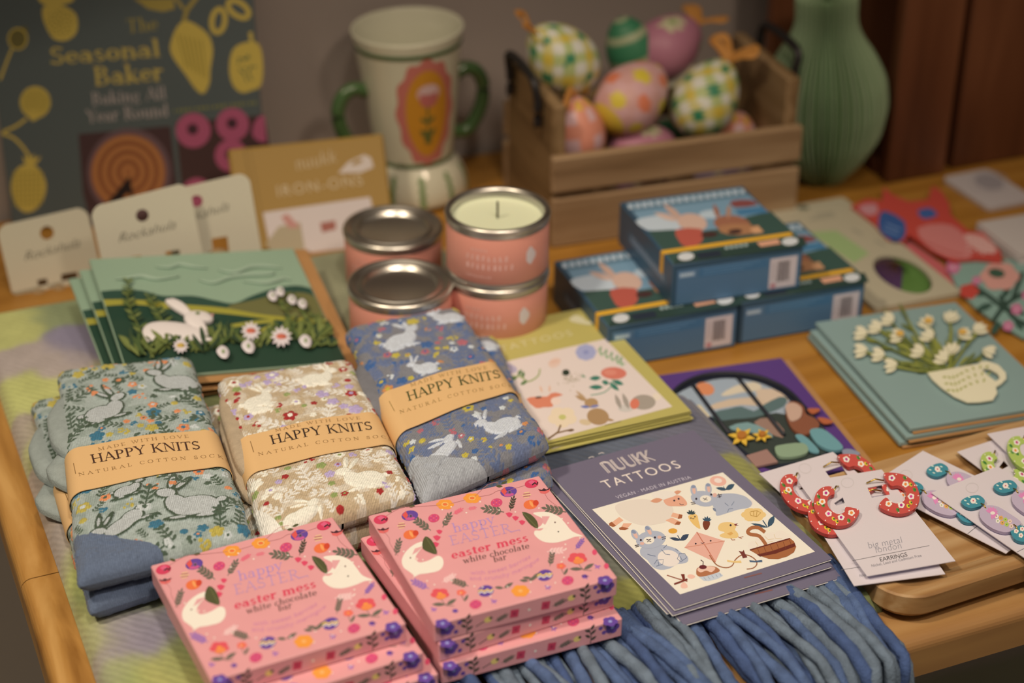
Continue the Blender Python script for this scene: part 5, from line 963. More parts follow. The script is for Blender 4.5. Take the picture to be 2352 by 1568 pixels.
UW, UH = .111, .146; uz = TZ+.0005+3*.0045
frU = fitrect([(1868, 738), (2199, 698), (2437, 922), (2094, 984)], uz, UW, UH); cv = frU.zoom(*Z4)
root = thing('greeting_card', 'sage blue greeting card with raised cream tulips in a teacup, top one of its stack', 'greeting card', (0, 0, 0), group='tulip greeting cards'); place(root, frU)
m = MB(); m.box(.002, -.0016, -.0043, UW+.0035, UH-.001, -.0030, KRAFT, .0002); m.build('envelope', root)
m = MB(); m.box(0, 0, -.0029, UW, UH, 0, M('sage_blue_card', '#8a9c8f', .55), .0003); m.build('card', root)
TUL, TUL2, OLV, OLV2 = M('cream_paper', '#e8d8ae', .6), M('butter_paper', '#e4b96a', .6), M('olive_paper', '#8f8f3e', .6), M('olive_dark_paper', '#6a7034', .6)
m = MB(); tips = [(1330, 265, 200), (1330, 372, 185), (1500, 178, 215), (1420, 228, 212), (1560, 282, 200), (1740, 200, 240), (1750, 282, 225), (1880, 168, 290), (1955, 272, 330), (2052, 240, 320), (1690, 380, 210), (1890, 372, 270), (1840, 424, 220), (1520, 466, 180), (2110, 375, 10), (1600, 150, 240), (1440, 400, 195)]
for k, (x, y, a) in enumerate(tips):
    q = smoothpoly([(1870+18*math.sin(k), 490), ((1870+x)/2+15*math.sin(k*2), (490+y)/2+14), (x, y)], 4, False); P = [cv(*t) for t in q]; m.tube([(u, v, .0008+.0022*i/len(P)) for i, (u, v) in enumerate(P)], .0009, OLV if k % 2 else OLV2, 5)
rr = random.Random(6)
for k in range(64):
    x, y, a = tips[k % len(tips)]; t = rr.uniform(.25, .95); bx, by = 1870+(x-1870)*t, 490+(y-490)*t; pr_ = Pr(m, .0016+.0012*rr.random(), cv); pr_.leaf(bx, by, rr.uniform(70, 130), 22, math.degrees(math.atan2(y-by, x-bx))+rr.uniform(-25, 25), (OLV, OLV2)[k % 2], 1)
m.build('stems', root)
for k, (x, y, a) in enumerate(tips):
    if k == 15: continue
    m = MB(); pr_ = Pr(m, 0, cv); L = 92
    for i, da in enumerate((-34, 34, -14, 14)):
        aa = math.radians(a+da); bx, by = x-.3*L*math.cos(math.radians(a)), y-.3*L*math.sin(math.radians(a)); ca, sa = math.cos(aa), math.sin(aa); P = []
        for t, kk in ((0, 0), (.3, .8), (.6, 1), (.85, .55), (1, 0), (.85, -.55), (.6, -1), (.3, -.8)): u, v = t*L, kk*19; P.append((bx+u*ca-v*sa, by+(u*sa+v*ca)*.8))
        chipz = .0026+.0007*i; m.prism(ccw([cv(*t) for t in P]), chipz, chipz+.0005, TUL)
    if k in (4, 5, 8): pr_.z = .0062; pr_.ell(x, y, 26, 18, 0, '#e0ac50', 1)
    m.build('tulip', root)
m = MB(); cupP = [(1738, 512), (1850, 492), (1980, 468), (2062, 455), (2072, 440), (2118, 438), (2185, 462), (2232, 512), (2236, 548), (2205, 580), (2168, 602), (2178, 640), (2152, 682), (2070, 695), (1990, 697), (1905, 660), (1825, 605), (1765, 550)]
hole = [(2078, 484), (2128, 484), (2180, 515), (2196, 548), (2168, 566), (2140, 545), (2108, 520)]
m.prism([cv(*q) for q in cupP][::-1], .0022, .0034, TUL, holes=[ccw([cv(*q) for q in hole])]); p = Pr(m, .00342, cv)
for k in range(26): x, y = 1830+(k % 9)*34+(k//9)*12, 540-(k % 9)*7+(k//9)*42; p.leaf(x, y, 30, 13, 40*k, '#a9a64e', 1)
m.box(*cv(1900, 600), .0, *(np.array(cv(1900, 600))+.012), .0022, OLV, .0002); m.build('teacup', root)
tul = root
dup(tul, label='sage blue greeting card second in the tulip stack, only its edges showing', mw=shift(frU, -.0035, -.0025, .6, -.0045).M, only=('envelope', 'card'))
dup(tul, label='sage blue greeting card at the bottom of the tulip stack, on the table', mw=shift(frU, -.007, -.001, -.6, -.0090).M, only=('envelope', 'card'))

# ------------------------------------------------------------------ blue puzzle boxes
BW, BD, BH = .099, .105, .0335
zb = TZ+.0006+2*BH
frP = fitrect([(1423, 462), (1703, 428), (1852, 564), (1544, 610)], zb, BW, BD)
def puzzle(label):
    root = thing('puzzle_box', label, 'puzzle box', (0, 0, 0), group='blue puzzle boxes'); m = MB(); NAVY = M('puzzle_navy', '#35505f', .4)
    m.box(0, 0, -BH, BW, BD, 0, NAVY, .0008); p = Pr(m, .00003, frP.zoom(1230, 400, 3.054))
    p.poly([(640, 205), (1440, 95), (1880, 490), (965, 628)], '#7d9aa6', 1); p.poly([(640, 215), (1450, 105), (1500, 150), (690, 262)], '#5f7c88', 2)
    rr = random.Random(9)
    for k in range(17):                                       # title too blurred to read: pale strokes
        x = 655+k*49; y = 246-k*6.7; p.poly([(x, y), (x+34, y-5), (x+22-rr.uniform(0, 10), y-34), (x-14+rr.uniform(0, 12), y-30)], '#c3c9c6', 3)
    p.poly([(700, 330), (790, 300), (900, 290), (1000, 330), (1010, 400), (880, 395), (780, 392)], '#c6cbc9', 2, 2); p.poly([(1150, 270), (1260, 250), (1300, 300), (1180, 310)], '#c0c9ca', 2, 2)
    p.poly([(790, 400), (960, 390), (1160, 400), (1330, 380), (1480, 300), (1650, 260), (1890, 480), (965, 625)], '#3c5448', 3, 1)
    p.poly([(1370, 190), (1500, 180), (1560, 215), (1400, 235)], '#8a4a44', 4, 2); p.poly([(1395, 250), (1590, 228), (1640, 270), (1430, 290)], '#4a7a96', 4)
    p.leaf(1040, 330, 190, 46, -140, '#cda58c', 5); p.leaf(1010, 330, 190, 40, -162, '#d9b49c', 5); p.ell(1100, 340, 105, 62, 10, '#d6ae94', 5); p.poly([(985, 390), (1160, 385), (1170, 470), (1110, 510), (1040, 505), (1000, 460)], '#bd5a48', 5, 2)
    p.ell(1380, 350, 130, 60, 6, '#a2684c', 5); p.leaf(1290, 320, 120, 36, -110, '#a2684c', 5); p.leaf(1350, 320, 110, 34, -85, '#b58668', 5); p.poly([(1300, 360), (1480, 350), (1600, 400), (1420, 430), (1300, 410)], '#b07a52', 6, 2); p.ell(1220, 425, 60, 20, -5, '#4a2f2a', 6); p.ell(1400, 405, 50, 18, -5, '#4a2f2a', 7); p.poly([(1500, 390), (1560, 360), (1600, 410), (1540, 420)], '#d9a070', 7)
    p.poly([(1000, 570), (1880, 440), (1905, 505), (965, 635)], '#2f4238', 6); p.poly([(1120, 555), (1290, 535), (1310, 575), (1150, 595)], '#28303a', 7); p.poly([(1550, 480), (1700, 455), (1720, 490), (1580, 512)], '#dea07a', 7)
    for x, y in ((1055, 580), (1785, 474)): p.ell(x, y, 58, 28, -5, '#d8d3cc', 8)
    for k in range(5): p.poly([(1330+k*34, 530-k*5), (1354+k*34, 527-k*5), (1350+k*34, 508-k*5), (1326+k*34, 512-k*5)], '#a9b5a8', 8)
    e = Pr(m, 0, None, lambda x, y, h: (x/1000, -.00003-h, (y-33.5)/1000)); e.poly([(3.5, 1.5), (97.5, 1.5), (97.5, 29), (3.5, 29)], '#55748a', 1); e.poly([(20, 21), (72, 21), (72, 28), (20, 28)], '#47708c', 2)
    e.poly([(5, 22.5), (17, 22.5), (17, 26.5), (5, 26.5)], '#8aa2b4', 3)
    for k in range(5): e.poly([(6+k*2, 23.2), (7.4+k*2, 23.2), (7.4+k*2, 25.6), (6+k*2, 25.6)], '#c5ced4', 4)
    for k in range(3): e.line([(23, 26.8-k*2), (66-k*6, 26.8-k*2)], .5, '#6e93aa', 3)
    e.poly([(74, 3), (95, 3), (95, 27), (74, 27)], '#d9c6bd', 3); rr = random.Random(2)
    for k in range(16): e.poly([(80+k*.6, 8), (80+k*.6+rr.uniform(.15, .5), 8), (80+k*.6+.35, 24), (80+k*.6, 24)], '#5a4f4c', 4)
    e.ell(77.5, 5.2, 2.2, 2.2, 0, '#c98a8a', 4); e.line([(77, 10), (77, 24)], .5, '#8a7c78', 4)
    sd = Pr(m, 0, None, lambda x, y, h: (-.00003-h, x/1000, (y-33.5)/1000)); sd.poly([(10, 12), (84, 12), (84, 20), (10, 20)], '#4a6674', 1); rr = random.Random(5)
    for k in range(14): sd.poly([(16+k*4.6, 13), (19+k*4.6, 13), (18.4+k*4.6, 19), (16.6+k*4.6, 19)], '#8b97a0', 2)
    m.build('carton', root)
    m = MB(); Yb = M('yellow_band', '#e8aa2c', .55); cv = frP.zoom(1230, 400, 3.054); a, b = cv(905, 540), cv(1815, 410)
    y0, y1 = a[1], b[1]; t = .00025; wd = .0042
    m.box(-t, y0-wd, 0, BW+t, y0+wd*.3, t, Yb, .0001); m.box(-t*1.2, y0-wd, -.016, -.00002, y0+wd*.3, t, Yb, .0001); m.box(BW+.00002, y0-wd, -.016, BW+t*1.2, y0+wd*.3, t, Yb, .0001); m.build('yellow_band', root)
    return root
pz = puzzle('blue puzzle box with rabbit picture and yellow band, resting on top of the other two'); place(pz, frP)
z1 = TZ+.0004+BH; yP = math.degrees(math.atan2(frP.e1[1], frP.e1[0]))
frP1 = corner((1697, 700), z1, yP+2, BW, 0, 'FR'); dup(pz, label='blue puzzle box at the lower left of the pyramid, behind the lime booklets', mw=frP1.M)
o = frP1.at(BW+.0022, .002); frP2 = Fr(o, yP+1.4); dup(pz, label='blue puzzle box at the lower right of the pyramid, beside the white honeycomb pack', mw=frP2.M)
# ------------------------------------------------------------------ candle tins
TIN = M('tin_metal', S('#cfbea4'), .34, 1.0); PEACH = M('peach_label', '#dd8f74', .5); WAX = M('cream_wax', '#e6dfae', .45, sub=.15)
TR_, THt = .0359, .0455
def project(p):
    v = np.asarray(p, float)-CAM; w = v@_f; return W/2+F*(v@_R)/w, H/2-F*(v@_U)/w
def tin(name, label, c, lid, rot=0, marks=True):
    root = thing(name, label, 'candle', c, (0, 0, math.radians(rot)), 'peach candle tins'); m = MB(); r = .0363; root.scale = (.989, .989, .989)
    m.lathe([(0, 0), (r-.001, 0), (r, .001), (r, .003), (r-.0008, .0038), (r-.0008, .0385), (r, .0392), (r, .0405), (r-.0012, .0412), (r-.0012, .0430)], TIN, 64); m.build('can', root)
    m = MB(); m.lathe([(r-.0006, .0040), (r-.0004, .0042), (r-.0004, .0380), (r-.0006, .0383)], PEACH, 64)
    cyl = lambda x, y, h: ((r-.0003+h)*math.cos(x/1000/r), (r-.0003+h)*math.sin(x/1000/r), y/1000)
    p = Pr(m, 0, None, cyl, .00005)
    if marks:
        for row, (z, hh, n, x0) in enumerate(((29, 2.2, 6, -18), (22, 4.2, 8, -22), (15.5, 4.2, 9, -22), (9, 1.8, 11, -22))):
            rr = random.Random(row)
            for k in range(n): w = hh*.55; x = x0+k*hh*.95; p.poly([(x, z), (x+w*rr.uniform(.5, 1), z), (x+w*rr.uniform(.4, 1), z+hh), (x+w*rr.uniform(0, .3), z+hh)], '#e6ac96', 1)
        for a in range(6): p.poly([(22+a*1.4, 16-abs(a-2.5)*-1.6), (23.4+a*1.4, 16-abs(a-1.5)*-1.6), (23.4+a*1.4, 31-abs(a-1.5)*1.8), (22+a*1.4, 31-abs(a-2.5)*1.8)], '#dcc7b8', 1)
    m.build('paper_label', root)
    if lid:
        m = MB(); m.lathe([(r-.0022, .0405), (r+.0006, .0412), (r+.0010, .0432), (r+.0002, .0452), (r-.0016, .0460), (r-.0036, .0456), (r-.0048, .0438), (r-.0068, .0434), (r-.0080, .0448), (r-.0092, .0453), (r-.0104, .0446), (r-.0112, .0418), (r-.0125, .0412), (0, .0412)], TIN, 72); m.build('lid', root)
    else:
        m = MB(); m.lathe([(r-.0012, .0412), (r+.0004, .0418), (r+.0009, .0436), (r+.0001, .0454), (r-.0016, .0460), (r-.0032, .0454), (r-.0042, .0436), (r-.0046, .040)], TIN, 72); m.build('rim', root)
        m = MB(); m.lathe([(r-.0047, .036), (r-.0047, .0395), (r-.0056, .0386), (r-.010, .0382), (0, .0380)], WAX, 48); m.build('wax', root)
        m = MB(); m.tube([(0, 0, .0375), (.0003, 0, .0445), (.0015, 0, .050), (.0022, 0, .0515)], .0008, M('wick', '#5b5238', .9), 6); m.build('wick', root)
    return root
def stack(c, n, rot, labels, open_top=False):
    for k in range(n): tin('candle_tin', labels[k], (c[0]+.0006*(k % 2), c[1]-.0004*(k % 2), BZ+.0006+k*(THt+.0003)), not (open_top and k == n-1), rot+7*k)
stack(at(918, 652, BZ+THt+.0005)+np.array([0, .004, 0]), 1, -88, ['closed peach candle tin, front one right behind the grey-blue socks'])
stack(at(902, 517, BZ+THt+.0005), 1, -106, ['closed peach candle tin, rear one in front of the mustard pack'])
stack(at(1141, 476, BZ+2*THt+.0009), 2, -98, ['closed peach candle tin carrying the open candle on its lid', 'open peach tin candle with cream wax, standing on another tin'], True)

# ------------------------------------------------------------------ two-handled jar
CREAM = M('cream_glaze', '#d8c9a2', .22, coat=.4); GGL = M('green_glaze', '#4a6234', .25, coat=.3)
jc = (-.0795, 1.380); zr = .85
for _ in range(40):
    y = project((jc[0], jc[1], zr))[1]; zr += (y-62)*.00035
jh = zr-TZ; jk = jh/.17
root = thing('two_handled_jar', 'tall cream ceramic jar with two green handles and a pink and yellow flower medallion', 'jar', (jc[0], jc[1], TZ+.001), (math.radians(0), math.radians(-2.0), 0))
m = MB(); prof = [(0, .001), (.036, .001), (.0415, .002), (.043, .006), (.0415, .018), (.039, .026), (.036, .033), (.0325, .038), (.0310, .041), (.0318, .046), (.0360, .085), (.0398, .125), (.0432, .158), (.0446, .1660), (.0452, .169), (.0444, .1705), (.0430, .168), (.038, .125), (.033, .085), (.029, .05), (.0285, .046), (0, .046)]
m.lathe([(a, b*jk) for a, b in prof], CREAM, 72)
def jr(z): z = z/jk; return float(np.interp(z, [p_[1] for p_ in prof[3:15]], [p_[0] for p_ in prof[3:15]]))
A0_ = math.radians(-67)
jarS = lambda x, y, h: ((jr(y/1000)+.0002+h)*math.cos(A0_+x/1000/.036), (jr(y/1000)+.0002+h)*math.sin(A0_+x/1000/.036), y/1000)
p = Pr(m, 0, None, jarS, .00012)
def patch(cx, cy, rx, ry, c, l, wav=0, n=40):
    for k in range(5):
        for i in range(n):
            q = []
            for (kk, ii) in ((k, i), (k+1, i), (k+1, i+1), (k, i+1)):
                a = 2*math.pi*ii/n; s_ = kk/5; f_ = s_*(1+(wav*math.cos(12*a) if kk == 5 else 0)); q.append((cx+rx*f_*math.cos(a), cy+ry*f_*math.sin(a)))
            p.poly(q, c, l)
mz = 98*jk
patch(0, mz, 24, 47, '#c9705c', 1, .045, 96); patch(0, mz, 17, 38, '#cf8a24', 2); patch(1, mz+18, 9, 8, '#d9a08c', 3); patch(1, mz+13, 7, 7, '#c4695c', 4); patch(1, mz+21, 7, 4, '#dcb3a2', 5)
p.line([(0, mz+8), (0, mz-6), (0, mz-22)], 1.4, '#56642e', 3); p.leaf(0, mz-8, 8, 3.5, 40, '#56642e', 3); p.leaf(0, mz-8, 8, 3.5, 140, '#56642e', 3); p.leaf(0, mz-22, 11, 4.5, 55, '#56642e', 3); p.leaf(0, mz-22, 11, 4.5, 125, '#56642e', 3); p.ell(0, mz-24, 3, 3, 0, '#56642e', 4)
for k in range(9):
    x = -75+k*22; pts = [(x+(2 if j % 2 else 0), (5+j*4)*jk) for j in range(8)]; p.line(pts, 4, '#74864c', 1)
m.build('body', root)
m = MB(); m.lathe([(.0428, .1545*jk), (.0437, .1550*jk), (.0440, .157*jk), (.0437, .1590*jk)], GGL, 72); m.build('painted_ring', root)
m = MB(); m.lathe([(.0308, .0395*jk), (.0319, .0402*jk), (.0322, .0430*jk), (.0316, .0445*jk)], GGL, 72); m.build('painted_ring', root)
for s_ in (1, -1):
    a = math.radians(24); d = np.array([math.cos(a), math.sin(a), 0])*s_; P = [d*r+np.array([0, 0, z*jk]) for r, z in ((.038, .113), (.048, .118), (.058, .112), (.063, .096), (.060, .076), (.052, .060), (.044, .054), (.032, .056))]
    m = MB(); m.tube(smoothpoly(P, 5, False), .0058, GGL, 12); m.build('handle', root)

# ------------------------------------------------------------------ slatted crate with painted eggs
kF = Fr((.029, 1.286, TZ+.0005), 18.3); KW, KD, KH = .2085, .108, .114
root = thing('slatted_crate', 'small brown wooden crate with slatted front and iron handles, full of painted eggs', 'crate', (0, 0, 0)); place(root, kF)
for x0 in (.001, KW-.012): m = MB(); m.box(x0, .0002, 0, x0+.011, KD-.0002, KH, CRATE_WOOD_END, .001); m.build('end_panel', root)
for z0, z1 in ((0, .0405), (.0462, .0757)):
    for y0, y1 in ((-.0085, -.0001), (KD+.0001, KD+.0085)): m = MB(); m.box(-.001, y0, z0, KW+.001, y1, z1, CRATE_WOOD, .0012); m.build('slat', root)
m = MB(); m.box(.0122, .0002, .0005, KW-.0122, KD-.0002, .008, CRATE_WOOD, .0005); m.build('base_board', root)
IRON = M('dark_iron', '#3a342f', .45, .6)
for s_, x in ((-1, -.0042), (1, KW+.0042)):
    m = MB(); P = [(x, .020, KH-.022), (x, .020, KH-.004), (x+s_*.002, .022, KH+.012), (x+s_*.002, .040, KH+.016), (x+s_*.002, KD-.040, KH+.016), (x+s_*.002, KD-.022, KH+.012), (x, KD-.020, KH-.004), (x, KD-.020, KH-.022)]
    m.tube(smoothpoly(P, 4, False), .0035, IRON, 8); m.build('handle', root)
def crate_at(px, py, ly):                                      # where a photo pixel falls on the crate's inner plane ly behind its front
    q = kF.o+kF.e2*ly; d = ray(px, py); return CAM+d*(((q-CAM)@kF.e2)/(d@kF.e2))
def egg(label, c, size, axis, style, group='painted eggs', ribbon=None, tagp=None):
    n, k = 56, 40; th = np.linspace(0, math.pi, k); ph = np.linspace(0, 2*math.pi, n, endpoint=False); TH_, PH_ = np.meshgrid(th, ph, indexing='ij')
    zz = np.cos(TH_); rad = np.sin(TH_)*(1-.16*zz)*.76; X = rad*np.cos(PH_); Y = rad*np.sin(PH_); Z = zz*1.0; a = PH_/(2*math.pi); b = TH_/math.pi
    def mixc(C, m_, col): return C*(1-m_[..., None])+np.asarray(col)*m_[..., None]
    if style == 'gingham':
        C = np.tile(S('#dccfb4'), (k, n, 1)); u, v = a*9, b*6.5; p1, p2 = ((u+v) % 1.5) < .72, ((u-v) % 1.5) < .72; g1 = ((u+v) % 3) < 1.5; g2 = ((u-v) % 3) < 1.5
        C = mixc(C, (p1 ^ p2)*.8, S('#cdb756')); C = mixc(C, ((p1 & ~p2 & g1) | (p2 & ~p1 & g2))*.7, S('#a3b06c')); C = mixc(C, (p1 & p2)*1., S('#cfae3e')); C = mixc(C, (p1 & p2 & (g1 == g2))*1., S('#2f7a50'))
    elif style == 'dots':
        C = np.tile(S('#d39a88'), (k, n, 1)); u, v = a*9, b*7; C = mixc(C, (((np.floor(u)+np.floor(v)) % 2 == 0))*.5, S('#dca9a0'))
        C = mixc(C, ((((u % 2)-1)**2+((v % 2)-1)**2) < .2)*1., S('#d9b93a')); C = mixc(C, (((((u+1) % 2)-1)**2+(((v+1) % 2)-1)**2) < .16)*1., S('#de7a52')); C = mixc(C, (b > .80)*1., S('#d8b23a')); C = mixc(C, ((b < .12))*1., S('#d8b23a'))
    elif style == 'rose':
        C = np.tile(S('#b5727a'), (k, n, 1)); 
        for (ca, cb, col, r) in ((.72, .5, '#c9b98a', .12), (.3, .45, '#c9b98a', .12), (.55, .3, '#3f7a50', .07), (.1, .6, '#3f7a50', .10), (.85, .75, '#3f7a50', .09)):
            da = np.minimum(np.abs(a-ca), 1-np.abs(a-ca)); d_ = np.sqrt((da*1.6)**2+(b-cb)**2); an = np.arctan2(b-cb, da); C = mixc(C, (d_ < r*(.75+.3*np.cos(5*an)))*1., S(col)); C = mixc(C, (d_ < r*.3)*1., S('#8a9a50'))
        C = mixc(C, (b > .86)*1., S('#c98a80'))
    elif style == 'orange':
        C = np.tile(S('#dd8a6a'), (k, n, 1)); u, v = a*12, b*8; C = mixc(C, ((np.floor(u) % 2 == 0) & (np.floor(v) % 2 == 0))*.9, S('#dcb0a6')); C = mixc(C, ((np.floor(u) % 2 == 1) & (np.floor(v) % 4 == 1))*.9, S('#d8a83a'))
    else:
        C = np.tile(S(style), (k, n, 1)); C = mixc(C, (np.sin(b*24) > .6)*.6, S('#c9b98a'))
    V = np.stack([X, Y, Z], -1).reshape(-1, 3)*size
    c = inside(c, size); root = thing('painted_egg', label, 'egg', c, (0, 0, 0), group); size *= 1.07; root.rotation_euler = Vector(axis).to_track_quat('Z', 'Y').to_euler()
    fastmesh('shell', V, gridquads(k, n, True)[:, ::-1], painted('egg_paint', .45, '', spec=.4), C.reshape(-1, 3), root)
    if ribbon:
        RB = M('orange_ribbon', '#c9843a', .6); m = MB()
        for sg_ in (1, -1):
            P = [(0, 0, size*.97), (sg_*size*.35, .1*size, size*1.15), (sg_*size*.62, .1*size, size*1.25*ribbon), (sg_*size*.45, 0, size*1.42*ribbon), (sg_*size*.12, 0, size*1.15), (0, 0, size)]
            m.tube(smoothpoly(P, 5, False), .0036, RB, 8, flat=.22, up=(0, 1, 0))
        m.build('ribbon', root)
    if tagp:
        m = MB(); m.prism([(0, 0), (.012, .004), (.014, .034), (.004, .040), (-.008, .034), (-.006, .004)], -.0003, .0003, M('tag_paper', '#cfc29c', .7)); o = m.build('hang_tag', root); o.location = (size*.8, -size*.1, size*.55); o.rotation_euler = tagp
    return root
def inside(c, size):                                           # keep an egg clear of the crate's end panels
    q = np.asarray(c)-kF.o; x = q@kF.e1; z = q[2]; lo, hi = .0125+size*.72, KW-.0125-size*.72
    if z > .088: return c
    return np.asarray(c)+kF.e1*(min(max(x, lo), hi)-x)
ax = lambda f_, r, u, t: tuple(kF.e1*r+kF.e2*t+np.array([0, 0, 1])*u)
egg('yellow and green gingham egg with orange bow, upper left in the crate', crate_at(1290, 132, .055), .0330, ax(0, -.75, .75, .1), 'gingham', ribbon=.9)
egg('dusky pink egg with cream star flower, topmost at the back of the crate', crate_at(1535, 105, .089), .0325, ax(0, .75, .30, .3), 'rose', ribbon=1.0)
egg('pink egg with yellow and orange dots and yellow tip, in the middle of the crate', crate_at(1452, 222, .040), .0345, ax(0, .80, .42, .35), 'dots')
egg('yellow and green gingham egg with orange bow and paper tag, at the right', crate_at(1622, 225, .038), .0340, ax(0, .62, .75, .25), 'gingham', ribbon=1.0, tagp=(1.5, 2.2, .3))
egg('small orange and pink checked egg with bow, low at the left of the crate', crate_at(1326, 300, .030), .0280, ax(0, -.1, .95, .1), 'orange', ribbon=.7)
egg('pink egg low in the crate, showing just above the front slat', crate_at(1475, 345, .032), .0290, ax(0, .9, .1, .1), 'rose')
egg('dark green egg lying deep between the other eggs in the crate', crate_at(1545, 322, .078), .0240, ax(0, .5, .5, .4), '#3f7a50')
egg('purple egg at the crate bottom, seen through the gap between the front slats', crate_at(1470, 445, .030), .0270, ax(0, .9, .1, .1), '#6a4260')
egg('lilac egg at the crate bottom, seen through the gap at the right', crate_at(1660, 420, .032), .0270, ax(0, .9, .2, .1), '#8a7a92')
egg('orange striped egg peeping over the front slat at the right of the crate', crate_at(1700, 325, .050), .0260, ax(0, .2, .9, .1), 'orange')
egg('dark green egg half hidden behind the topmost pink egg', crate_at(1448, 110, .090), .0270, ax(0, -.3, .9, .1), '#3f7a50')

# ------------------------------------------------------------------ honeycomb paper vase
vb = at(1882, 432); root = thing('paper_vase', 'green honeycomb paper vase with pleated sides, right of the egg crate', 'vase', (.262, 1.409, TZ+.0015), (0, math.radians(-4.0), 0))
GP = [M('green_tissue', '#b3bb8c', .8), M('green_tissue_deep', '#9cad78', .8)]; vz = [0, .006, .02, .045, .075, .10, .122, .138, .150, .160, .176, .180]; vr = [.019, .024, .037, .052, .0580, .0555, .045, .034, .0285, .0275, .0285, .0280]
zs_ = np.linspace(0, .162, 40); rs_ = np.interp(zs_/.9, vz, vr)*.90
for _ in range(2): rs_[1:-1] = (rs_[:-2]+rs_[1:-1]*2+rs_[2:])/4
m = MB(); NP = 64
for k in range(NP):                                            # the sheets of tissue stand around the axis
    a = 2*math.pi*k/NP; a2 = 2*math.pi*(k+1)/NP; ca, sa = math.cos(a), math.sin(a); off = .00016
    A = np.array([[(.002*ca, .002*sa, z), (r*ca, r*sa, z)] for z, r in zip(zs_, rs_)]); nrm = np.array([-sa, ca, 0])*off
    m.grid(A+nrm, GP[k % 2]); m.grid((A-nrm)[:, ::-1], GP[k % 2]); m.grid(np.stack([A[:, 1]-nrm, A[:, 1]+nrm], 1), GP[k % 2])
    B = [[(r*.72*ca, r*.72*sa, z), (r*.72*math.cos(a2), r*.72*math.sin(a2), z)] for z, r in zip(zs_, rs_)]; m.grid(np.array(B), GP[1])   # the glued web between them
m.build('pleats', root)

# ------------------------------------------------------------------ upright board crate at the right
wF = Fr((.3145, 1.401, TZ+.0005), 21); root = thing('upright_crate', 'tall reddish brown crate of upright boards at the right back of the table', 'crate', (0, 0, 0)); place(root, wF)
for (x0, y0, x1, y1, h) in ((-.0005, 0, .0565, .014, .42), (.0675, .006, .150, .020, .42), (.158, .006, .24, .020, .42), (-.060, .108, -.002, .120, .42), (0.0, .108, .240, .120, .42)):
    m = MB(); m.box(x0, y0, 0, x1, y1, h, RED_WOOD, .0015); m.build('board', root)
m = MB(); m.box(0, .0205, .40, .240, .1075, .412, RED_WOOD, .001); m.build('rail', root)
m = MB(); m.box(0.0, .0205, .0, .240, .1075, .012, RED_WOOD, .001); m.build('rail', root)

# ------------------------------------------------------------------ cookery book
bF = Fr((-.408, 1.300, TZ+.004), 9.5, 83); Z6 = (0, 0, 2.94); cv = bF.zoom(*Z6)
x0, x1 = bF.px(16, 420)[0], bF.px(600, 250)[0]; BHt = .275
root = thing('cookery_book', 'large dark teal baking book with gold fruit drawings, leaning on the back wall', 'book', (0, 0, 0)); place(root, bF)
m = MB(); TEALB = M('dark_teal_cover', '#585d56', .4); m.box(x0, 0, -.0025, x1, BHt, 0, TEALB, .0006); p = Pr(m, .00004, cv, kk=1.0)
GLD, GLD2, PW_ = '#d0b04e', '#9c8434', '#b3a090'
def gold_fruit(P, l=1): p.poly(P, GLD, l, 3)
p.text('serif', 'The', (860, 222), (1068, 200), (-8, -92), '#a08c42', 1, .02, 1.1); p.text('serif', 'Seasonal', (345, 438), (1088, 378), (-16, -118), '#c2a650', 1, .02, 1.2); p.text('serif', 'Baker', (640, 578), (1108, 540), (-14, -125), '#c2a650', 1, .02, 1.25)
p.text('serif', 'Baking All', (622, 708), (1124, 664), (-8, -82), PW_, 1, .03, 1.0); p.text('serif', 'Year Round', (588, 828), (1140, 782), (-8, -84), PW_, 1, .03, 1.0)
for k in range(19): p.line([(1172+k*30, 750-k*3.1), (1172+k*30+(17 if k % 4 else 9), 748-k*3.1)], 19, '#8f8840', 1)
gold_fruit([(300, 40), (400, 30), (500, 80), (525, 150), (510, 230), (440, 275), (360, 260), (310, 180), (285, 100)]); gold_fruit([(270, -60), (420, -80), (500, -20), (470, 20), (330, 40), (260, 0)])
for k in range(40): a = k*2.4; r = 8*math.sqrt(k*3.3); p.ell(410+r*math.cos(a), 155+r*1.05*math.sin(a), 8, 8, 0, GLD2, 2, 8)
p.poly([(60, 240), (100, 200), (175, 180), (185, 230), (165, 310), (110, 335), (62, 300)], '#6f6230', 1, 3); p.ring(120, 262, 62, 70, 12, GLD, 2); p.line([(80, 330), (40, 430), (0, 540)], 16, GLD, 1)
p.ell(238, 690, 104, 108, 0, GLD, 1, 28)
for k in range(70): a = k*2.4; r = 11*math.sqrt(k); p.ring(238+r*math.cos(a), 690+r*math.sin(a), 9, 9, 3, GLD2, 2)
p.poly([(160, 750), (220, 820), (260, 800), (300, 760), (240, 740)], GLD, 2); p.line([(180, 800), (110, 850), (20, 890)], 18, GLD, 1, 3); p.line([(10, 900), (90, 930), (160, 1000), (215, 1090)], 18, GLD, 1, 3)
p.poly([(90, 1180), (140, 1120), (220, 1110), (280, 1160), (312, 1250), (290, 1350), (230, 1420), (160, 1430), (100, 1370), (75, 1270)], GLD, 1, 3)
for k in range(7): p.line([(95+k*30, 1150), (100+k*28, 1400)], 5, GLD2, 2); p.line([(85, 1170+k*34), (300, 1160+k*34)], 5, GLD2, 2)
for r, L in ((-120, 90), (-95, 110), (-70, 100), (-45, 110)): p.leaf(200, 1130, L, 26, r, GLD, 2)
gold_fruit([(1190, 190), (1250, 140), (1330, 170), (1410, 240), (1438, 340), (1420, 470), (1415, 560), (1375, 632), (1320, 600), (1250, 500), (1170, 390), (1148, 310)]); 
for k in range(6): p.line([(1200+k*32, 230+k*8), (1260+k*26, 450+k*16)], 8, GLD2, 2)
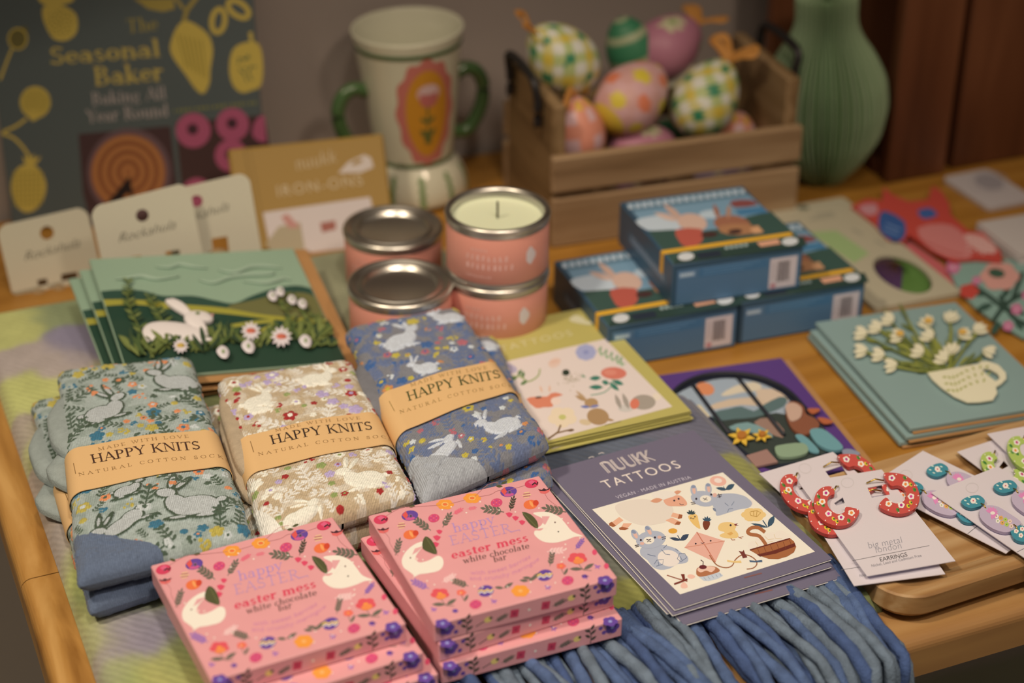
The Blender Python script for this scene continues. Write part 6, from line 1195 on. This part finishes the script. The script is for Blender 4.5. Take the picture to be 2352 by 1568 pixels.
p.poly([(900, -10), (1000, 60), (1100, 80), (1180, 60), (1170, -10)], '#a88f42', 1); p.line([(1240, 150), (1260, 70), (1330, -20)], 30, '#a88f42', 1); p.line([(1180, -20), (1240, 60)], 22, '#a88f42', 1)
p.ring(1475, 140, 44, 80, 34, GLD, 1, 8); p.ring(1610, 62, 80, 44, 34, GLD, 1, 35)
p.poly([(1570, 340), (1640, 290), (1740, 290), (1775, 400), (1765, 570), (1700, 610), (1630, 625), (1570, 570), (1548, 460)], GLD, 1, 3); p.line([(1700, 290), (1690, 215)], 26, GLD, 1)
for k in range(16): p.leaf(1660+38*math.cos(k), 450+70*math.sin(k*1.3), 40, 12, k*40, '#5f6a44', 2)
# cover photographs
p.poly([(530, 905), (1150, 850), (1200, 1300), (1230, 1560), (640, 1620), (560, 1300)], '#4a3230', 1); p.ell(872, 1165, 285, 300, 0, '#6d5250', 2, 36); p.ell(866, 1165, 252, 258, 0, '#a8663a', 3, 36)
for k in range(7): p.ring(866, 1160, 225-k*32, 230-k*32, 12, '#744023' if k % 2 else '#bf8144', 4)
p.poly([(720, 1372), (875, 1185), (905, 1345), (860, 1300), (800, 1380)], '#241a1a', 5)
p.poly([(1185, 830), (1785, 776), (1830, 1040), (1860, 1340), (1240, 1400)], '#4a322e', 1)
for x, y, r in ((1305, 880, 118), (1570, 840, 112), (1790, 870, 95), (1560, 1050, 110), (1330, 1300, 100)):
    if x < 1700: p.ell(x, y, r, r, 0, '#b3566c', 2, 28); p.ell(x-4, y-8, r*.32, r*.32, 0, '#4a2a30', 3)
    else: p.poly([(1700, 900), (1715, 830), (1750, 785), (1786, 778), (1800, 960), (1750, 955), (1715, 930)], '#b3566c', 2)
m.build('front_cover', root)
m = MB(); m.box(x0+.001, .002, -.020, x1-.003, BHt-.002, -.0026, M('book_pages', '#cdbd96', .8), .0005); m.build('pages', root)
m = MB(); m.box(x0, 0, -.0226, x1, BHt, -.0201, TEALB, .0006); m.build('back_cover', root)

# ------------------------------------------------------------------ mustard iron-on pack
iF = Fr((-.2135, 1.256, TZ+.0045), 15.5, 63); x0, yt = iF.px(560, 340); x1 = iF.px(880, 302)[0]; xl = iF.px(524, 345)[0]
root = thing('iron_on_pack', 'mustard yellow pack of iron-on pictures standing behind the candle tins', 'pack', (0, 0, 0)); place(root, iF)
m = MB(); m.box(xl, 0, -.008, x1, yt, 0, M('mustard_card', '#a9803a', .5), .0018); cv = iF.px; p = Pr(m, .00004, cv); WH = '#d0b489'
p.line([(560, 340), (610, 600)], 3, '#8d6a2c', 1); p.line([(573, 338), (622, 600)], 2, '#8d6a2c', 1)
p.text('sans', 'nuukk', (680, 392), (774, 372), (-4, -34), WH, 2, .05, off=-.015); p.text('sans', 'IRON-ONS', (636, 452), (834, 424), (-4, -26), WH, 2, .2)
p.poly([(776, 398), (800, 372), (836, 355), (852, 362), (858, 384), (830, 396)], '#d9c2ab', 2); p.ell(820, 372, 14, 5, -25, '#a9803a', 3)
p.poly([(604, 488), (850, 452), (905, 690), (655, 740)], '#dcc6b4', 1)
p.poly([(610, 560), (640, 520), (690, 510), (700, 570), (640, 590)], '#b5a07a', 2); p.poly([(645, 498), (660, 490), (690, 522), (664, 524)], '#c98a78', 3); p.poly([(735, 512), (770, 506), (772, 526), (740, 534)], '#a8604e', 2); p.ell(812, 520, 20, 22, 0, '#8a7458', 2)
for x, y, c_ in ((700, 600, '#a08a70'), (730, 640, '#b06a52'), (770, 610, '#8a8a5a'), (690, 660, '#7a7a9a'), (760, 670, '#6a8a5a'), (820, 640, '#9a7a8a')): p.flower(x, y, 26, c_, None, 5, 2)
m.build('carton', root)

# ------------------------------------------------------------------ hair clip cards
SPECK = M('speckled_card', '#e3d2ae', .7, var=.04, vscale=900)
def clip_card(label, fr, outline, hole, slots, name_at, clips):
    cv = fr.px; root = thing('hair_clip_card', label, 'hair clips', (0, 0, 0), group='hair clip cards'); place(root, fr); m = MB(); P = ccw([cv(*q) for q in outline])
    hs = [ccw([cv(*q) for q in (circ(*hole[:2], hole[2], n=18))])]+[ccw([cv(*q) for q in s_]) for s_ in slots]; m.prism(P, -.0008, 0, SPECK, holes=hs); p = Pr(m, .00003, cv); rr = random.Random(len(label))
    if name_at: p.text('sans', name_at[2], name_at[0], name_at[1], (-2, -22), '#5a5240', 2, -.02, shear=.35, off=-.02)
    x0_, x1_ = min(q[0] for q in outline), max(q[0] for q in outline); y0_, y1_ = min(q[1] for q in outline), max(q[1] for q in outline)
    m.build('card', root)
    for (x, y, rx, ry) in clips: c = cv(x, y); m = MB(); sc = 1.22/4200; m.pillow(circ(c[0], c[1], rx*sc, ry*sc), .0002, .007, M('tan_felt', '#9a7a52', .95, bump=.4, bscale=900), 6); m.build('hair_clip', root)
    return root
rC = Fr((-.2890, 1.1640, .7725), 19, 86, 3.4); g0 = lambda x, y: (x/2.94, 380+y/2.94); gz = lambda P: [g0(*q) for q in P]
def bot(fr, xa, xb): a, b = project(fr.at(fr.px(*xa)[0], 0)), project(fr.at(fr.px(*xb)[0], 0)); return a, b
def card_outline(fr, TL, TR, R=18):                            # rounded top corners, sides running down to the table
    a, b = fr.px(*TL), fr.px(*TR); lo = [project(fr.at(b[0], .0005-max(0, 0))), project(fr.at(a[0], .0005))]; r = R
    (x0_, y0_), (x1_, y1_) = TL, TR; sl = (y1_-y0_)/(x1_-x0_); P = []
    for t in range(6): q = math.radians(180+90*t/5); P.append((x0_+r+r*math.cos(q), y0_+sl*r+r+r*math.sin(q)))
    for t in range(6): q = math.radians(270+90*t/5); P.append((x1_-r+r*math.cos(q), y1_-sl*r+r+r*math.sin(q)))
    return P+lo
sq = lambda x, y, w, h: [(x, y), (x+w, y-w*.16), (x+w+h*.12, y-w*.16+h), (x+h*.12, y+h)]
rR = Fr(tuple(rC.at(.042, 0, -.009)), 18, 86, 3)
clip_card('speckled hair clip card at the right, rear one half covered by its neighbour', rR, card_outline(rR, (372, 442), (576, 394), 26), (452, 462, 14), [sq(486, 548, 36, 60), sq(410, 560, 30, 60)], ((400, 520), (526, 482), 'Rockahula'), [(500, 590, 30, 24)])
clip_card('speckled hair clip card in the middle, in front of the baking book', rC, card_outline(rC, (211, 476), (440, 416), 30), (327, 495, 15), [sq(300, 590, 24, 50), sq(380, 578, 32, 50)], ((270, 558), (404, 524), 'Rockahula'), [(330, 640, 30, 24)])
rL = Fr((-.3690, 1.1975, TZ+.002), 24, 85, 2.4)
clip_card('speckled hair clip card at the far left edge with two tan felt clips', rL, card_outline(rL, (-4, 520), (206, 472), 28), (108, 535, 16), [sq(86, 643, 22, 70), sq(140, 630, 38, 60)], ((54, 600), (184, 566), 'Rockahula'), [(92, 686, 28, 30), (138, 676, 22, 30)])

# ------------------------------------------------------------------ rabbit cards, cut paper in relief, propped in a fanned stack
hF = Fr((-.2475, 1.0120, BZ+.0250), 22.6, 10.0, -7.5); HW, HH = .148, .135; Zr = (0, 380, 2.94); cv = hF.zoom(*Zr)
root = thing('rabbit_card', 'greeting card with a white paper rabbit in a green meadow, front one of its stack', 'greeting card', (0, 0, 0), group='rabbit greeting cards'); place(root, hF)
m = MB(); m.box(.002, -.006, -.0034, HW+.011, HH+.002, -.0026, KRAFT, .0002); m.build('envelope', root)
m = MB(); m.box(0, 0, -.0025, HW, HH, 0, M('mint_card', '#93a584', .55), .0003); p = Pr(m, .00003, cv)
c0, c1, c2, c3 = cv(630, 640), cv(1935, 605), cv(2290, 1270), cv(870, 1300)
def clip(P): return [(min(max(x, .0006), HW-.0006), min(max(y, .0006), HH-.0006)) for x, y in P]
pl = Pr(m, .00003)
def hill(P, c, l): pl.poly(clip([cv(*q) for q in smoothpoly(P, 4, False)]+[(HW, 0), (0, 0)]), c, l)
hill([(680, 850), (800, 840), (960, 845), (1100, 880), (1300, 880), (1450, 910), (1580, 930), (1700, 880), (1850, 830), (2000, 810), (2100, 830)], '#2f4a3a', 1)
hill([(1560, 940), (1750, 900), (1900, 860), (2060, 860), (2150, 900)], '#6f6a3c', 2); hill([(600, 910), (900, 905), (1200, 935), (1500, 960), (1800, 1010), (2200, 1040)], '#a39738', 3); hill([(600, 960), (900, 940), (1200, 975), (1500, 1000), (1800, 1035), (2200, 1080)], '#24402f', 4); hill([(600, 1060), (1300, 1010), (1500, 1080), (1700, 1060), (1850, 1040), (2250, 1110)], '#2a4230', 5)
p.line([(1450, 1200), (1600, 1150), (1760, 1120), (1850, 1050), (1560, 1085)], 26, '#a0963a', 6, 3)
m.build('card', root)
MINT2 = M('mint_cloud_paper', '#a3b292', .55)
for P in ([(1050, 690), (1140, 695), (1210, 675), (1300, 690), (1400, 700)], [(780, 775), (880, 765), (960, 755), (1060, 775), (1210, 755)], [(1470, 710), (1580, 730), (1700, 690), (1830, 690), (1900, 700)], [(1340, 780), (1440, 800), (1560, 760), (1700, 745), (1830, 740), (1850, 720)], [(1640, 790), (1760, 800), (1830, 795), (1920, 770), (1960, 780)]):
    m = MB(); Q = [cv(*q) for q in smoothpoly(P, 4, False)]; m.tube([(x, y, .0012) for x, y in Q], [.0004+.0013*math.sin(math.pi*i/(len(Q)-1)) for i in range(len(Q))], MINT2, 6); m.build('paper_cloud', root)
RABW = M('white_felt_paper', '#e6d4c2', .8, bump=.2, bscale=900); m = MB()
def relief(P, z, h, mat, sm=3): m.pillow([cv(*q) for q in (smoothpoly(P, sm) if sm else P)], z, h*.5, mat, 4, h*.5)
relief([(960, 1150), (975, 1110), (1020, 1085), (1100, 1078), (1200, 1085), (1280, 1100), (1340, 1120), (1390, 1130), (1400, 1180), (1300, 1200), (1150, 1205), (1000, 1205)], .0012, .004, RABW)
relief([(1240, 1050), (1265, 1015), (1330, 1008), (1395, 1020), (1438, 1055), (1420, 1080), (1370, 1090), (1400, 1140), (1330, 1140), (1270, 1100)], .0014, .0042, RABW)
relief([(1115, 930), (1180, 930), (1250, 975), (1285, 1020), (1260, 1035), (1200, 1005), (1140, 965)], .0014, .0036, RABW); relief([(1150, 925), (1230, 955), (1285, 1015), (1270, 1025), (1210, 985)], .0022, .003, RABW)
relief([(1320, 1190), (1400, 1182), (1452, 1200), (1430, 1215), (1330, 1212)], .0012, .003, RABW); p = Pr(m, .0058, cv); p.ell(1330, 1042, 16, 9, 0, '#6a7a3a', 2); p.ell(1428, 1054, 9, 8, 0, '#d99a8a', 2); m.build('paper_rabbit', root)
LEAFS = [M('leaf_paper_%d' % i, c_, .65) for i, c_ in enumerate(('#4a5a2c', '#666f34', '#33452a', '#7a8040'))]
rr = random.Random(21)
def blades(name, spots, Lr, spread):
    m = MB()
    for (x, y, n_) in spots:
        for k in range(n_):
            a = math.radians(-90+rr.uniform(-spread, spread)); L = rr.uniform(*Lr); pr_ = Pr(m, .0012+rr.random()*.0038, lambda X, Y: clip([cv(X, Y)])[0]); pr_.leaf(x+rr.uniform(-30, 30), y+rr.uniform(-14, 14), L, L*.2, math.degrees(a), LEAFS[rr.randrange(4)], 1)
    m.build(name, root)
blades('meadow_grass', [(900+k*58, 1290+30*math.sin(k)-8*k*.6, 7) for k in range(24)], (70, 170), 55)
blades('meadow_grass', [(990+k*60, 1225-3*k, 4) for k in range(9)], (50, 100), 60)
for P, n_ in (([(1000, 1250), (940, 1120), (880, 1000), (860, 900), (862, 800)], 16), ([(1100, 1080), (1040, 980), (1005, 905)], 8), ([(2160, 1240), (2120, 1130), (2050, 1010), (1960, 900)], 14), ([(2080, 1260), (2000, 1130), (1930, 1000), (1880, 900)], 12), ([(2230, 1240), (2180, 1120), (2120, 1040)], 9)):
    m = MB(); Q = smoothpoly(P, 5, False); m.tube([(*cv(*q), .0028) for q in Q], .0006, LEAFS[1], 5); pr_ = Pr(m, .003, lambda X, Y: clip([cv(X, Y)])[0])
    for k in range(n_):
        q = Q[int(len(Q)*(k+.5)/n_)]; L = 78*(1-.5*k/n_)
        for s_ in (-1, 1): pr_.leaf(q[0], q[1], L, L*.26, -90+s_*58, LEAFS[(k+(s_ > 0)) % 4], 1+k % 3)
    m.build('fern', root)
for (x, y, r, big) in ((1688, 1162, 70, 1), (1893, 1200, 76, 1), (1215, 1262, 56, 0)):
    m = MB(); pr_ = Pr(m, .0056, cv)
    for k in range(11): pr_.z = .0054+.0002*(k % 3); pr_.leaf(x, y, r, r*.36, k*33+10, '#e6d3c6', 1)
    q = cv(x, y); m.pillow(circ(q[0], q[1], .0034*r/70, .0026*r/70), .0058, .0016, M('daisy_heart', '#c9664a' if big else '#c9a24a', .7) if big else M('daisy_heart_yellow', '#c9a24a', .7), 4); m.build('daisy', root)
for (x, y, r) in ((1835, 920, 34), (1886, 890, 30), (1965, 945, 32), (2035, 972, 32), (1670, 1262, 46), (2055, 1225, 44), (1500, 1300, 44)):
    m = MB(); q = cv(x, y); e_ = [cv(*t) for t in smoothpoly([(x-r, y-r*.2), (x-r*.3, y-r), (x+r*.6, y-r*.7), (x+r, y+r*.1), (x+r*.6, y+r*.9), (x-r*.3, y+r*.8)], 3)]; m.pillow(e_, .0050, .0018, M('snowdrop_paper', '#e0cfc2', .7), 4); pr_ = Pr(m, .0072, cv); pr_.ell(x, y+r*.25, r*.22, r*.3, 0, '#8a9a5a', 1); m.build('snowdrop', root)
rab = root
def behind(dx, dy, dz, dyaw, dtilt, droll, label): 
    o = hF.at(dx, dy, dz); return dup(rab, label=label, mw=Fr(o, 22.6+dyaw, 10.0-dtilt, -7.5+droll).M, only=('envelope', 'card'))
behind(-.004, -.002, -.0068, 1.0, .2, 1.1, 'rabbit card second in the fanned stack, left edge and lower kraft rim showing')
behind(-.008, -.001, -.0136, 2.0, .4, 2.2, 'rabbit card at the bottom of the fanned stack, on the blanket')

# ------------------------------------------------------------------ right-hand back corner
Z9 = (1700, 0, 2.063); kf = fitrect([(1792, 480), (1918, 446), (2190, 679), (2010, 710)], TZ+.0045, .074, .176); cv = kf.zoom(*Z9)
root = thing('honeycomb_pack', 'long off-white pack with a purple and green paper egg in an oval window', 'pack', (0, 0, 0)); place(root, kf)
m = MB(); hole = ccw([cv(*q) for q in circ(770, 1300, 150, 72, 24, 28)]); m.prism(rrect(0, 0, .074, .176, .003), -.004, 0, M('offwhite_pack', '#b8a886', .65), holes=[hole]); p = Pr(m, .00004, cv)
p.poly([(330, 1100), (455, 1092), (612, 1200), (540, 1246), (440, 1180)], '#9fb072', 1); p.ell(300, 985, 26, 10, 0, '#6d6a50', 2)
for P in ([(330, 1040), (450, 1020)], [(530, 1085), (580, 1110)], [(360, 1020), (440, 1008)], [(640, 1140), (690, 1165)]): p.line(P, 7, '#9a8f76', 1)
m.build('card', root); c_ = cv(770, 1300); m = MB()
hol = [cv(*q) for q in circ(770, 1300, 146, 69, 24, 40)]; n_ = len(hol); GE, PE = M('green_honeycomb', '#4f6e2c', .8), M('purple_honeycomb', '#4a2c4c', .8)
top = sorted(range(n_), key=lambda i: 0); cz = np.mean(hol, 0)
for i in range(n_):
    a, b = np.array(hol[i]), np.array(hol[(i+1) % n_]); px_ = 770+146*math.cos(2*math.pi*(i+.5)/n_); col = GE if (i < n_*.22 or i > n_*.62) else PE
    rows = []
    for k in range(6): s_ = math.cos(k/5*math.pi/2); hgt = -.003+.008*math.sqrt(max(0, 1-s_*s_)); rows.append([(*(cz+(a-cz)*s_), hgt), (*(cz+(b-cz)*s_), hgt-.0006)])
    m.grid(np.array(rows), col, False)
m.build('honeycomb_egg', root)
def slab(name, label, cat, z, P, mat, th, group=None, extra=None):
    f = Fr(at(*P[0], z), 20); root = thing(name, label, cat, (0, 0, 0), group=group); place(root, f); m = MB(); m.prism(ccw([f.px(*q) for q in P]), -th, 0, mat); extra and extra(m, f, root); m.build('card', root); return root
q9 = lambda P: [(1700+x/2.063, y/2.063) for x, y in P]
def red_extra(m, f, root):
    p = Pr(m, .00004, f.zoom(*Z9))
    for P, c_ in (([(660, 1020), (690, 1000), (780, 1050), (775, 1130), (720, 1140), (660, 1090)], '#3a5a8a'), ([(840, 1000), (900, 985), (935, 1020), (870, 1038)], '#3f6092'), ([(840, 1080), (960, 1060), (1040, 1090), (1100, 1180), (1080, 1225), (980, 1215), (880, 1160)], '#d27d72'), ([(1060, 1110), (1150, 1120), (1220, 1190), (1150, 1200), (1090, 1160)], '#dda090'), ([(560, 980), (640, 965), (650, 1010), (600, 1020)], '#c98a88')): p.poly(P, c_, 2, 2)
    for k in range(22): p.ell(1080+(k % 6)*24, 1120+(k//6)*20+(k % 6)*8, 5, 4, 0, '#e6c4b0', 3, 6); p.ell(840+k*10, 1130+k*5-.2*k*k*.3, 4, 4, 0, '#b03a30', 3, 6)
    p.line([(690, 1060), (760, 1090)], 6, '#7f96b0', 3); p.line([(680, 1085), (750, 1112)], 6, '#7f96b0', 3)
slab('paper_animal_card', 'red and pink die-cut paper animal card with blue squares, lying behind the others', 'greeting card', TZ+.0072, q9([(528, 975), (600, 940), (672, 950), (680, 885), (720, 920), (800, 955), (890, 945), (910, 880), (950, 900), (990, 960), (1000, 1020), (1080, 1090), (1150, 1100), (1235, 1190), (1240, 1235), (1120, 1225), (1010, 1235), (900, 1180), (800, 1110), (780, 1140), (700, 1130), (640, 1060)]), M('red_paper', '#c4483a', .55), .002, None, red_extra)
def teal_extra(m, f, root):
    p = Pr(m, .00004, f.zoom(*Z9))
    for P in ([(1200, 1520), (1260, 1440), (1345, 1390)], [(1100, 1350), (1200, 1420), (1260, 1470)], [(1230, 1400), (1290, 1500), (1360, 1540)], [(1340, 1290), (1290, 1420)]): p.line(P, 22, '#33483a', 2, 3)
    for x, y, r, L in ((1200, 1440, 160, 90), (1240, 1420, -60, 90), (1270, 1460, 20, 90), (1160, 1400, 200, 70), (1300, 1500, 60, 80), (1230, 1520, 120, 80)): p.leaf(x, y, L, 34, r, '#3a5444', 2)
    for x, y, r in ((1310, 1465, 28), (1270, 1545, 26), (1120, 1330, 22), (1010, 1265, 34), (1360, 1400, 26)): p.flower(x, y, r, '#c9728a', '#e0b0b0', 5, 3)
    p.flower(1230, 1310, 92, '#d99a86', None, 6, 4, .72); p.ell(1215, 1295, 40, 22, 10, '#3f5a44', 7); p.flower(1085, 1380, 46, '#c4483a', None, 5, 3, .8)
slab('floral_card', 'teal green floral paper card with a peach flower, cut off by the right edge', 'greeting card', TZ+.0040, q9([(985, 1260), (1060, 1215), (1180, 1235), (1345, 1225), (1420, 1330), (1440, 1560), (1345, 1600), (1180, 1500), (1100, 1440), (1020, 1345)]), M('teal_floral_paper', '#87a08c', .6), .002, None, teal_extra)
slab('folded_paper_card', 'narrow pink and red paper card beside the white honeycomb pack', 'greeting card', TZ+.0015, q9([(745, 1160), (800, 1140), (900, 1210), (1010, 1290), (1060, 1370), (1020, 1395), (930, 1330), (820, 1240)]), M('pink_paper', '#c2605c', .6), .001)
cF = fitrect([(2182, 408), (2277, 388), (2352, 451), (2272, 482)], TZ+.0035, .047, .066); cvv = cF.zoom(*Z9)
m = MB(); m.prism(rrect(0, 0, .047, .066, .006), -.003, 0, M('soft_white_card', '#c4b2a4', .6)); p = Pr(m, .00004, cvv); p.ell(1180, 862, 70, 36, 10, '#a3958e', 1, 28); p.ring(1180, 862, 88, 48, 4, '#b3a59c', 2); tag(place(m.build('round_print_card'), cF), 'white rounded card with a grey round print, at the foot of the brown boards', 'card')
sF = fitrect([(2289, 492), (2420, 470), (2480, 560), (2352, 590)], TZ+.0118, .060, .066); sF = Fr(at(2268, 528, TZ+.0118), 20); sF = Fr(sF.at(0, -.045), 20)
m = MB(); m.box(0, 0, -.0028, .062, .060, 0, M('gift_card_white', '#c6b5a4', .6), .0004); base = tag(place(m.build('blank_card'), sF), 'plain white card, top one of the small stack at the right edge', 'card', 'plain white cards')
for k, lab in ((1, 'plain white card, second from the top of the stack at the right edge'), (2, 'plain white card, third from the top of the stack at the right edge'), (3, 'plain white card, bottom one of the stack at the right edge')):
    o = base.copy(); COL.objects.link(o); o['label'] = lab; o.matrix_world = shift(sF, -.0015*(k % 2), -.002*((k+1) % 2), 1.2*(-1)**k, -.0029*k).M
